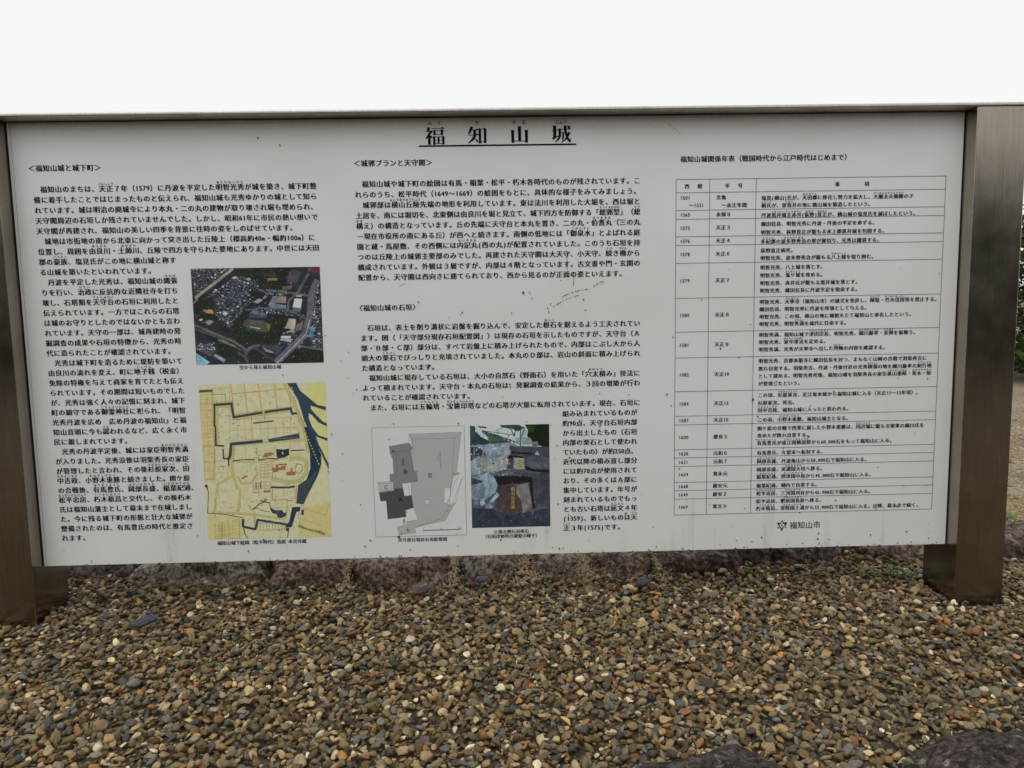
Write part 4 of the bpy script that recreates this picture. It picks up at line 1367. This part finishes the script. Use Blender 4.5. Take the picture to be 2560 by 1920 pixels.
def stone_colors(n, r):
    k = r.choice(len(PAL), n, p=PP)
    c = PC[k] * (1 + 0.22 * r.normal(size=(n, 1))).clip(.45, 1.7)
    return (c * (1 + .022 * r.normal(size=(n, 3)))).clip(.01, .8) * STONE_K * np.array([1.09, 1.0, .88])


STONE_K = 1.18

# places where big rocks lie: no gravel is laid into them (x, y, rx, ry)
KEEP = []
X0, X1, Y0, Y1 = -2.45, 2.75, -1.62, 0.42
CELL = 0.003
GW, GH = int((X1 - X0) / CELL), int((Y1 - Y0) / CELL)
gx, gy = np.meshgrid(X0 + (np.arange(GW) + .5) * CELL, Y0 + (np.arange(GH) + .5) * CELL)
hf = (BASE + wob(gx, gy)).astype(np.float32)
hf0 = hf.copy()


def lay(n, rmin, rmax, power, seed, cand=3, area=None):
    """drop n stones one by one on the height field; returns positions, rotations, radii"""
    r = np.random.default_rng(seed)
    ax0, ax1, ay0, ay1 = area or (X0 + .03, X1 - .03, Y0 + .03, Y1 - .03)
    out = np.zeros((n, 9))
    A = rmin * (rmax / rmin) ** (r.random(n) ** power)
    el = r.uniform(.55, .95, n)
    fl = r.uniform(.40, .85, n)
    yaw = r.uniform(0, 2 * np.pi, n)
    tx, ty = r.normal(0, .42, n), r.normal(0, .42, n)
    cx = r.uniform(ax0, ax1, (n, cand)); cy = r.uniform(ay0, ay1, (n, cand))
    ok = np.ones(n, bool)
    for i in range(n):
        ii = ((cy[i] - Y0) / CELL).astype(int); jj = ((cx[i] - X0) / CELL).astype(int)
        k = int(np.argmin(hf[ii, jj] - hf0[ii, jj]))
        x, y = cx[i, k], cy[i, k]
        a, b, c = A[i], A[i] * el[i], A[i] * fl[i] * el[i]
        for (kx, ky, krx, kry) in KEEP:
            if ((x - kx) / krx) ** 2 + ((y - ky) / kry) ** 2 < 1:
                ok[i] = False
        if y > row_front(x) + .06 or (1.19 < abs(x) < 1.34 and -.052 < y < .112):
            ok[i] = False
        if not ok[i]:
            continue
        w = int(a / CELL) + 1
        i0, j0 = int((y - Y0) / CELL), int((x - X0) / CELL)
        ia, ib, ja, jb = max(0, i0 - w), min(GH, i0 + w + 1), max(0, j0 - w), min(GW, j0 + w + 1)
        dx = (np.arange(ja, jb) + .5) * CELL + X0 - x
        dy = ((np.arange(ia, ib) + .5) * CELL + Y0 - y)[:, None]
        cs, sn = math.cos(yaw[i]), math.sin(yaw[i])
        q = ((dx * cs + dy * sn) / a) ** 2 + ((-dx * sn + dy * cs) / b) ** 2
        m = q < 1
        if not m.any():
            continue
        sub = hf[ia:ib, ja:jb]
        e = np.sqrt(np.maximum(0, 1 - q)) * c
        h = sub[m]
        # the belly of the stone rests on what lies under it, sinking a little
        z = float(np.percentile(h + e[m], 80)) if True else 0
        top = z + e * 0.9
        sub[m] = np.maximum(h, top[m])
        out[i] = (x, y, z, tx[i], ty[i], yaw[i], a, b, c)
    return out[ok], A[ok]


# ------------------------------------------------------------------ rocks
def rock(name, x, y, z, rx, ry, rz, seed, mat, label, cat, group=None, flat=0.55, yaw=0.0, sq=3.2):
    """a weathered boulder; flattened on top, irregular outline"""
    r = np.random.default_rng(seed)
    Vd, F = IV5, IF5
    e = sq
    yz = (np.abs(Vd[:, 1]) ** 2.3 + np.abs(Vd[:, 2]) ** 2.3) ** (1 / 2.3)
    rad = 1.0 / (np.abs(Vd[:, 0]) ** e + yz ** e) ** (1 / e)
    N = r.normal(size=(9, 3)); N[:, 2] = np.abs(N[:, 2]) * .6; N /= np.linalg.norm(N, axis=1)[:, None]
    D = r.uniform(1.0, 1.3, 9)
    c = np.maximum(Vd @ N.T, 1e-6) / D
    rad = np.minimum(rad, 1.0 / (np.sum(c ** 26, axis=1) + .6 ** 26) ** (1 / 26))
    o = Vector((seed * 1.7, 3, 1))
    nz_ = np.array([noise.fractal(Vector(v) * 1.5 + o, 0.9, 2.1, 6) for v in Vd])
    n2 = np.array([noise.fractal(Vector((v[0] * rx, v[1] * ry, v[2] * rz)) * 34 + o, 0.75, 2.0, 5) for v in Vd])
    V = Vd * (rad * (1 + .12 * nz_))[:, None] * np.array([rx, ry, rz])
    V += Vd * (n2 * .0065)[:, None]
    cs, sn = math.cos(yaw), math.sin(yaw)
    V = np.stack([V[:, 0] * cs - V[:, 1] * sn, V[:, 0] * sn + V[:, 1] * cs, V[:, 2]], 1)
    o = link(name, mesh_np(name, V, F, smooth=True), mat)
    o.location = (x, y, z)
    tag(o, label, cat, group)
    return o


EDGE = 'rocks set in a row under the board'
# x0, x1 along the row, y front, height of the top, material, label
ROW = [
    (-2.28, -1.93, .25, .055, M_rock_dark, None),
    (-1.91, -1.56, .25, .055, M_rock_purple, None),
    (-1.54, -1.115, .24, .055, M_rock_dark, 'blackish edging rock beside the foot of the left steel post'),
    (-1.105, -.706, .205, .060, M_rock_grey, 'long grey mottled edging rock second from the left post'),
    (-.698, -.462, .180, .060, M_rock_purple, 'short reddish brown edging rock left of the large purple one'),
    (-.440, -.150, .150, .060, M_rock_purple, 'large purple edging rock with a pale root and a grey pebble on top'),
    (-.128, .050, .185, .058, M_rock_grey, 'low grey edging rock with white lichen right of the large purple one'),
    (.098, .232, .190, .056, M_rock_grey, 'smallest rounded bluish edging rock with a brown seedling in front'),
    (.262, .462, .200, .056, M_rock_purple, 'brown flat edging rock below the last lines of the middle text'),
    (.478, .745, .205, .066, M_rock_dark, 'dark brown edging rock with a deep shaded front, left of the city name'),
    (.765, 1.07, .265, .060, M_rock_dark, 'dark edging rock half buried in gravel left of the right post'),
    (1.085, 1.42, .285, .052, M_rock_purple, 'purple edging rock partly hidden behind the right steel post'),
    (1.44, 1.86, .265, .048, M_rock_dark, 'dark low edging rock at the right picture edge behind the post'),
    (1.88, 2.25, .28, .050, M_rock_grey, None),
]
rocks = []
for k, (a, b, yf, top, m, lab) in enumerate(ROW):
    if lab is None and k < 2:
        continue
    if lab is None:
        continue
    ry = .14
    o = rock('edging_rock', (a + b) / 2, yf + ry, top - .100, (b - a) / 2 * 1.09, ry, .105, 40 + k, m, lab, 'rock', EDGE, yaw=random.uniform(-.05, .05), sq=5.5)
    KEEP.append(((a + b) / 2, yf + ry + .006, (b - a) / 2 * 1.03, ry * 1.03))
# two big dark rocks in front
rock('foreground_rock', .345, -.815, -.068, .190, .160, .115, 91, M_rock_front, 'dark rock with pale lichen flecks at the bottom edge, left of the other', 'rock', sq=2.1, yaw=.1)
rock('foreground_rock', .835, -.800, -.084, .200, .165, .135, 93, M_rock_front, 'largest dark rock in the bottom right corner', 'rock', sq=2.0, yaw=-.2)
KEEP += [(.345, -.82, .15, .12), (.835, -.81, .15, .125)]

# gravel: bottom layer, then the mixed surface, then the largest stones last
Lbig, Abig = lay(380, .0115, .019, 1.7, 3, cand=1)
Lmain, _ = lay(100000, .0032, .0121, .95, 5, cand=4)
Ltop, Atop = lay(3600, .0078, .0165, 2.1, 9, cand=3)
L = np.concatenate([Lmain, Ltop, Lbig])
allc = stone_colors(len(L), np.random.default_rng(8))
var = np.random.default_rng(6).integers(0, NVAR, len(L))

# the 300 stones that show largest become single pebbles of the bed
f_ = 1850.0
P3 = L[:, :3] - np.array(CAM[:])
Rm = np.array([[right.x, right.y, right.z], [fwd.x, fwd.y, fwd.z], [up.x, up.y, up.z]])
q = P3 @ Rm.T
px_, py_ = 1280 + f_ * q[:, 0] / q[:, 1], 960 - f_ * q[:, 2] / q[:, 1]
size_px = f_ * L[:, 6] / np.maximum(q[:, 1], .1)
# stones lying on top: compare with the height field above them
ii = ((L[:, 1] - Y0) / CELL).astype(int).clip(0, GH - 1); jj = ((L[:, 0] - X0) / CELL).astype(int).clip(0, GW - 1)
ontop = L[:, 2] + L[:, 8] * .95 > hf[ii, jj] - .0015
vis = (q[:, 1] > .1) & (px_ > 15) & (px_ < 2545) & (py_ > 1440) & (py_ < 1905) & ontop & (L[:, 1] < .2)
score = np.where(vis, size_px, 0)
single = np.argsort(-score)[:300]
is_single = np.zeros(len(L), bool)
is_single[single] = True


def rot_scale(row):
    x, y, z, tx, ty, yw, a, b, c = row
    return (x, y, z), (tx, ty, yw), (a, b, c)


for idx in single:
    loc, ro, s = rot_scale(L[idx])
    o = bpy.data.objects.new('pebble', protos[var[idx]])
    o.location, o.rotation_euler, o.scale = loc, ro, s
    o['stone_color'] = [float(v) for v in allc[idx]]
    o.parent = gravel_bed
    COL.objects.link(o)


def instancer(name, L, cols, var, parent, label=None):
    """points carrying the stones of a bed; geometry nodes put a stone shape on each"""
    me = bpy.data.meshes.new(name)
    n = len(L)
    me.vertices.add(n)
    me.vertices.foreach_set('co', L[:, :3].astype(np.float32).ravel())
    for an, dat in (('rot', L[:, 3:6]), ('size', L[:, 6:9])):
        a = me.attributes.new(an, 'FLOAT_VECTOR', 'POINT')
        a.data.foreach_set('vector', dat.astype(np.float32).ravel())
    a = me.attributes.new('shape', 'INT', 'POINT')
    a.data.foreach_set('value', var.astype(np.int32))
    a = me.attributes.new('stone_color', 'FLOAT_COLOR', 'POINT')
    c = np.ones((n, 4), np.float32); c[:, :3] = cols
    a.data.foreach_set('color', c.ravel())
    o = link(name, me, M_stone, parent)
    o['kind'] = 'stuff'
    if label: o['label'] = label
    md = o.modifiers.new('stones', 'NODES')
    md.node_group = stone_tree()
    return o


_tree = None


def stone_tree():
    global _tree
    if _tree: return _tree
    t = bpy.data.node_groups.new('lay_stones', 'GeometryNodeTree')
    t.interface.new_socket('Geometry', in_out='INPUT', socket_type='NodeSocketGeometry')
    t.interface.new_socket('Geometry', in_out='OUTPUT', socket_type='NodeSocketGeometry')
    N, K = t.nodes, t.links
    gi, go = N.new('NodeGroupInput'), N.new('NodeGroupOutput')
    g2i = N.new('GeometryNodeGeometryToInstance')
    for p in reversed(protos):
        ob = bpy.data.objects.new('pebble_shape', p)      # never linked to the scene: only a shape to copy
        oi = N.new('GeometryNodeObjectInfo')
        oi.inputs['Object'].default_value = ob
        oi.inputs['As Instance'].default_value = True
        K.new(oi.outputs['Geometry'], g2i.inputs[0])
    iop = N.new('GeometryNodeInstanceOnPoints')
    K.new(gi.outputs[0], iop.inputs['Points'])
    K.new(g2i.outputs[0], iop.inputs['Instance'])
    iop.inputs['Pick Instance'].default_value = True

    def att(nm, ty):
        a = N.new('GeometryNodeInputNamedAttribute')
        a.data_type = ty
        a.inputs['Name'].default_value = nm
        return a.outputs['Attribute']
    K.new(att('shape', 'INT'), iop.inputs['Instance Index'])
    e2r = N.new('FunctionNodeEulerToRotation')
    K.new(att('rot', 'FLOAT_VECTOR'), e2r.inputs[0])
    K.new(e2r.outputs[0], iop.inputs['Rotation'])
    K.new(att('size', 'FLOAT_VECTOR'), iop.inputs['Scale'])
    K.new(iop.outputs[0], go.inputs[0])
    _tree = t
    return t


instancer('gravel', L[~is_single], allc[~is_single], var[~is_single], gravel_bed, 'mixed brown, grey and tan river gravel')

# pale granite grains between and behind the rocks
r9 = np.random.default_rng(12)
n = 34000
G = np.zeros((n, 9))
G[:, 0] = r9.uniform(-1.7, 2.5, n)
G[:, 1] = row_front(G[:, 0]) + .05 + r9.random(n) ** 1.3 * .50
far = r9.random(n) < .25
G[far, 0] = r9.uniform(1.3, 3.6, far.sum()); G[far, 1] = r9.uniform(.4, 2.6, far.sum())
G[:, 6] = r9.uniform(.0018, .0048, n); G[:, 7] = G[:, 6] * r9.uniform(.7, 1, n); G[:, 8] = G[:, 6] * r9.uniform(.5, .8, n)
bigger = far & (r9.random(n) < .35)
G[bigger, 6:9] *= 2.6
G[:, 2] = sand_z(G[:, 0], G[:, 1]) + G[:, 8] * .4
# grains heaped between the rocks spill forward onto the gravel
G[:, 3:6] = r9.uniform(-1.2, 1.2, (n, 3))
gc = lin((180, 154, 118)) * r9.uniform(.55, 1.35, (n, 1)) * (1 + .05 * r9.normal(size=(n, 3)))
sp = []
for (a0, a1, m_) in ((-.146, -.128, 450), (.052, .094, 1100), (.236, .260, 900), (.464, .478, 350), (-.456, -.444, 250)):
    for _ in range(m_):
        y = row_front((a0 + a1) / 2) + r9.uniform(-.05, .12)
        s = r9.uniform(.0016, .0042)
        sp.append((r9.normal((a0 + a1) / 2, (a1 - a0) * .55 + .10 * max(0, row_front(a0) + .02 - y)), y, .0, *r9.uniform(-1, 1, 3), s, s * .8, s * .6))
sp = np.array(sp)
ii = ((sp[:, 1] - Y0) / CELL).astype(int).clip(0, GH - 1); jj = ((sp[:, 0] - X0) / CELL).astype(int).clip(0, GW - 1)
sp[:, 2] = np.maximum(hf[ii, jj], -.012 + .050 * np.clip((sp[:, 1] - row_front(sp[:, 0]) + .04) / .12, 0, 1)) + sp[:, 8] * .4
G = np.concatenate([G, sp]); gc = np.concatenate([gc, lin((200, 180, 148)) * r9.uniform(.6, 1.3, (len(sp), 1)) * np.ones((1, 3))])
instancer('granite_grit', G, gc.clip(.02, .75), r9.integers(0, NVAR, len(G)), sand, 'pale beige granite grit between and behind the rocks')

# ------------------------------------------------------------------ small single things on and by the rocks
def single_stone(name, x, y, z, s, yaw, colr, k, label, cat='stone'):
    o = link(name, protos[k])
    o.location, o.scale, o.rotation_euler = (x, y, z), s, (.1, -.1, yaw)
    o['stone_color'] = [float(v) for v in lin(colr) * 1.2]
    return tag(o, label, cat)


single_stone('loose_stone', -.293, .20, .0655, (.0155, .011, .006), .2, (128, 134, 132), 3, 'flat grey stone lying on the large purple edging rock')
single_stone('loose_stone', -.056, .135, .020, (.021, .013, .012), .5, (84, 94, 102), 6, 'blue grey stone leaning on the low grey edging rock')
single_stone('loose_stone', -.905, -.085, .016, (.034, .013, .011), .55, (58, 66, 78), 9, 'long slate blue stone on the gravel right of the left post')
single_stone('loose_stone', .395, .085, .016, (.018, .016, .018), .3, (78, 90, 102), 2, 'upright blue grey stone in front of the brown flat edging rock')
single_stone('loose_stone', -.215, .085, .012, (.027, .014, .011), .35, (74, 70, 78), 13, 'dark violet stone below the large purple edging rock')
single_stone('loose_stone', .035, .255, .060, (.018, .010, .009), -.3, (150, 134, 112), 17, 'tan oval stone between the grey and the bluish edging rocks')
single_stone('loose_stone', .71, .245, .062, (.026, .014, .009), .1, (196, 196, 184), 21, 'whitish flat stone on the right end of the dark brown edging rock')


def tube(pts, rad, nseg=5):
    V, F = [], []
    pts = [Vector(p) for p in pts]
    for k, p in enumerate(pts):
        d = (pts[min(k + 1, len(pts) - 1)] - pts[max(k - 1, 0)]).normalized()
        a = d.cross(Vector((0, 0, 1)))
        if a.length < .1: a = d.cross(Vector((1, 0, 0)))
        a.normalize(); b = d.cross(a)
        r_ = rad[k] if hasattr(rad, '__len__') else rad
        for s in range(nseg):
            t = 2 * math.pi * s / nseg
            V.append(p + a * math.cos(t) * r_ + b * math.sin(t) * r_)
    for k in range(len(pts) - 1):
        for s in range(nseg):
            t = (s + 1) % nseg
            F.append((k * nseg + s, k * nseg + t, (k + 1) * nseg + t, (k + 1) * nseg + s))
    return [tuple(v) for v in V], F


dg = bpy.context.evaluated_depsgraph_get()


def on_surface(x, y, z0=.4):
    hit, loc, nrm, idx, ob, mtx = scene.ray_cast(dg, Vector((x, y, z0)), Vector((0, 0, -1)))
    return loc.z if hit else 0.0


def twig(name, pts, rad, label, cat='root', lift=.0006):
    pts = [(x, y, on_surface(x, y, .125) + lift + dz) for x, y, dz in pts]
    P = []
    for p, q_ in zip(pts[:-1], pts[1:]):
        for k in range(4):
            P.append(Vector(p).lerp(Vector(q_), k / 4) + Vector((random.uniform(-.001, .001), random.uniform(-.001, .001), 0)))
    P.append(Vector(pts[-1]))
    V, F = tube(P, [rad * (1 - .5 * k / len(P)) for k in range(len(P))])
    return tag(link(name, mesh_np(name, V, F, smooth=True), M_dry), label, cat)


def leaf_faces(V, F, base, d, up_, l, w):
    """one pointed leaf folded along its middle"""
    s = d.cross(up_).normalized()
    i = len(V)
    for t, ww, h in ((0, 0, 0), (.35, w, .1), (.35, -w, .1), (.75, w * .8, .05), (.75, -w * .8, .05), (1, 0, -.12)):
        V.append(tuple(base + d * l * t + s * ww + up_ * l * h))
    m1 = len(V); V.append(tuple(base + d * l * .35)); m2 = len(V); V.append(tuple(base + d * l * .75 - up_ * l * .03))
    F += [(i, m1, i + 1), (i, i + 2, m1), (i + 1, m1, m2), (i + 1, m2, i + 3), (i + 2, m2, m1), (i + 2, i + 4, m2), (i + 3, m2, i + 5), (i + 4, i + 5, m2)]


def weed(x, y, h, n, mat, label, spread=.012, lsize=.010, stems=1, cat='weed', z=None):
    h, lsize = h * 1.25, lsize * 1.35
    root = empty('weed', (x, y, 0))
    z = on_surface(x, y, .125) if z is None else z
    root.location.z = z
    tag(root, label, cat)
    V, F = [], []
    for s in range(stems):
        lean = Vector((random.uniform(-.3, .3), random.uniform(-.3, .3), 1)) * h * (random.uniform(.5, 1) if s else 1)
        off = Vector((random.uniform(-1, 1), random.uniform(-1, 1), 0)) * (spread if s else 0)
        pts = [off + lean * t + Vector((.15 * h * math.sin(3 * t), 0, 0)) for t in (0, .33, .66, 1)]
        v, f = tube(pts, [.0011, .0009, .0008, .0005])
        link('stem', mesh_np('stem', v, f, smooth=True), M_stem, root)
        k_ = max(2, n // stems)
        for k in range(k_):
            t = .15 + .85 * k / (k_ - 1)
            b = off + lean * t + Vector((.15 * h * math.sin(3 * t), 0, 0))
            a = k * 2.4
            for q_ in (0, math.pi):
                d = Vector((math.cos(a + q_), math.sin(a + q_), random.uniform(.1, .6))).normalized()
                leaf_faces(V, F, b, d, Vector((0, 0, 1)), lsize * random.uniform(.7, 1.2) * (1.1 - .4 * t), lsize * .28)
    link('leaves', mesh_np('leaves', V, F), mat, root)
    return root

twig('pale_root', [(-.432, .22, 0), (-.39, .20, 0), (-.345, .175, 0), (-.300, .155, 0), (-.270, .143, 0)], .0017, 'thin pale root running across the large purple edging rock')
twig('dry_twig', [(-.02, .125, .002), (-.008, .15, .012), (0, .17, .022)], .0009, 'pale straw sticking up beside the blue grey stone', 'twig')
twig('dry_twig', [(-.12, .22, .001), (-.07, .205, .003), (-.04, .19, .002), (-.035, .16, .001)], .0009, 'curled dry rootlet lying on the low grey edging rock', 'twig')
twig('dry_twig', [(.25, .19, .003), (.28, .182, .006), (.325, .186, .005)], .0038, 'short brown stick lying in front of the brown flat edging rock', 'twig')
twig('dry_twig', [(.50, .20, .008), (.525, .185, .006), (.55, .17, .003)], .0009, 'thin dry stalk in the gap left of the dark brown edging rock', 'twig')

weed(.335, .165, .040, 9, M_weed, 'small upright green weed before the brown flat edging rock')
weed(.452, .185, .042, 9, M_weed, 'small green weed in the gap left of the dark brown edging rock')
weed(.490, .180, .018, 5, M_weed, 'tiny green sprout at the left foot of the dark brown edging rock')
weed(.735, .205, .024, 12, M_weed, 'yellow green tuft right of the dark brown edging rock', stems=4)
weed(.865, .290, .042, 9, M_weed, 'green weed growing on the dark edging rock left of the right post')
weed(.205, .150, .052, 14, M_weed_red, 'reddish brown seedling before the smallest bluish edging rock', spread=.02, lsize=.012, stems=3, cat='seedling')
weed(.275, .165, .020, 8, M_weed_red, 'low yellowish seedling beside the short brown stick', stems=3, cat='seedling')
weed(1.145, .110, .022, 20, M_weed, 'low green weed patch beside the foot of the right post', spread=.03, lsize=.014, stems=6)
weed(1.055, .135, .018, 14, M_weed, 'sparse green sprouts a hand left of the right post foot', spread=.03, lsize=.012, stems=4)
weed(1.66, .46, .03, 24, M_weed, 'green weed tuft on the sand just behind the dark rock at the right', spread=.05, lsize=.018, stems=7)
weed(1.69, .56, .03, 22, M_weed, 'green weed tuft on the sand a little farther back at the right', spread=.06, lsize=.02, stems=7)
weed(2.27, 1.40, .05, 24, M_weed, 'farthest green weed on the sandy ground at the right edge', spread=.05, lsize=.03, stems=6)


def fallen_leaf(x, y, l, yaw, colr, label):
    V, F = [], []
    leaf_faces(V, F, Vector((0, 0, 0)), Vector((1, 0, .25)).normalized(), Vector((0, -.3, 1)).normalized(), l, l * .24)
    o = link('fallen_leaf', mesh_np('fallen_leaf', V, F), mat_plain('dry_leaf', (*[float(v) for v in lin(colr) * 1.3], 1), .7))
    o.location, o.rotation_euler = (x, y, on_surface(x, y, .12) + .004), (0, 0, yaw)
    tag(o, label, 'leaf')


fallen_leaf(.50, -.36, .036, 1.3, (168, 104, 44), 'orange dry leaf lying on the gravel right of centre')
fallen_leaf(.125, -.575, .034, 2.2, (172, 138, 84), 'tan dry leaf lying on the gravel near the bottom of the picture')


# ------------------------------------------------------------------ shrub at the right edge
def shrub(x, y, rx, ry, h, n, leaf, mat, label, seed, z=0.05, name='shrub', lw=.36):
    r = random.Random(seed)
    root = tag(empty(name, (x, y, z)), label, 'shrub')
    for s in range(16):
        a = r.uniform(0, 2 * math.pi)
        e = Vector((rx * .8 * math.cos(a) * r.random(), ry * .8 * math.sin(a) * r.random(), h * r.uniform(.6, .95)))
        b = Vector((e.x * .35, e.y * .35, 0))
        pts = [b, b.lerp(e, .4) + Vector((r.uniform(-.06, .06), r.uniform(-.06, .06), 0)), b.lerp(e, .75), e]
        v, f = tube(pts, [.016, .012, .008, .003])
        link('stem', mesh_np('stem', v, f, smooth=True), M_bark, root)
    V, F = [], []
    cl = []
    for _ in range(int(n / 26)):
        a, t = r.uniform(0, 2 * math.pi), r.random() ** .5
        zz = h * (.06 + .94 * r.random())
        k = math.sqrt(max(.05, 1 - (max(0, zz / h - .35) / .68) ** 2))
        cl.append(Vector((rx * k * t * math.cos(a), ry * k * t * math.sin(a), zz)))
    for c in cl:
        for _ in range(26):
            b = c + Vector((r.gauss(0, .075), r.gauss(0, .075), r.gauss(0, .06)))
            if b.z < .02: continue
            d = Vector((r.gauss(0, 1), r.gauss(0, 1), r.gauss(.2, .6))).normalized()
            u = Vector((r.gauss(0, .4), r.gauss(0, .4), 1)).normalized()
            leaf_faces(V, F, b, d, u, leaf * r.uniform(.6, 1.3), leaf * lw)
    link('foliage', mesh_np('foliage', V, F), mat, root)
    return root


shrub(5.25, 4.75, 1.05, .75, 1.55, 8000, .07, M_leaf, 'dark green leafy shrub behind the right post at the picture edge', 5)



# unseen hedge added behind the camera to give the steel a dark reflection
def hedge(x0, x1, y, h, label):
    root = tag(empty('added_hedge', (0, y, -.05)), label, 'hedge')
    me = box_mesh('added_hedge_core', x0, x1, -.7, .7, 0, h - .15)
    link('added_hedge_core', me, M_added_hedge, root)
    r = random.Random(4)
    V, F = [], []
    for _ in range(9000):
        if r.random() < .75:
            b = Vector((r.uniform(x0, x1), .7 + abs(r.gauss(0, .08)), r.uniform(0, h)))
        else:
            b = Vector((r.uniform(x0, x1), r.uniform(-.7, .8), h - .15 + abs(r.gauss(0, .10))))
        d = Vector((r.gauss(0, 1), r.gauss(.4, 1), r.gauss(.2, .6))).normalized()
        leaf_faces(V, F, b, d, Vector((0, r.gauss(.3, .4), 1)).normalized(), .16, .05)
    link('foliage', mesh_np('foliage', V, F), M_added_hedge, root)


hedge(-10, 10, -7.5, 2.3, 'unseen dark hedge added behind the camera for the steel posts to reflect')
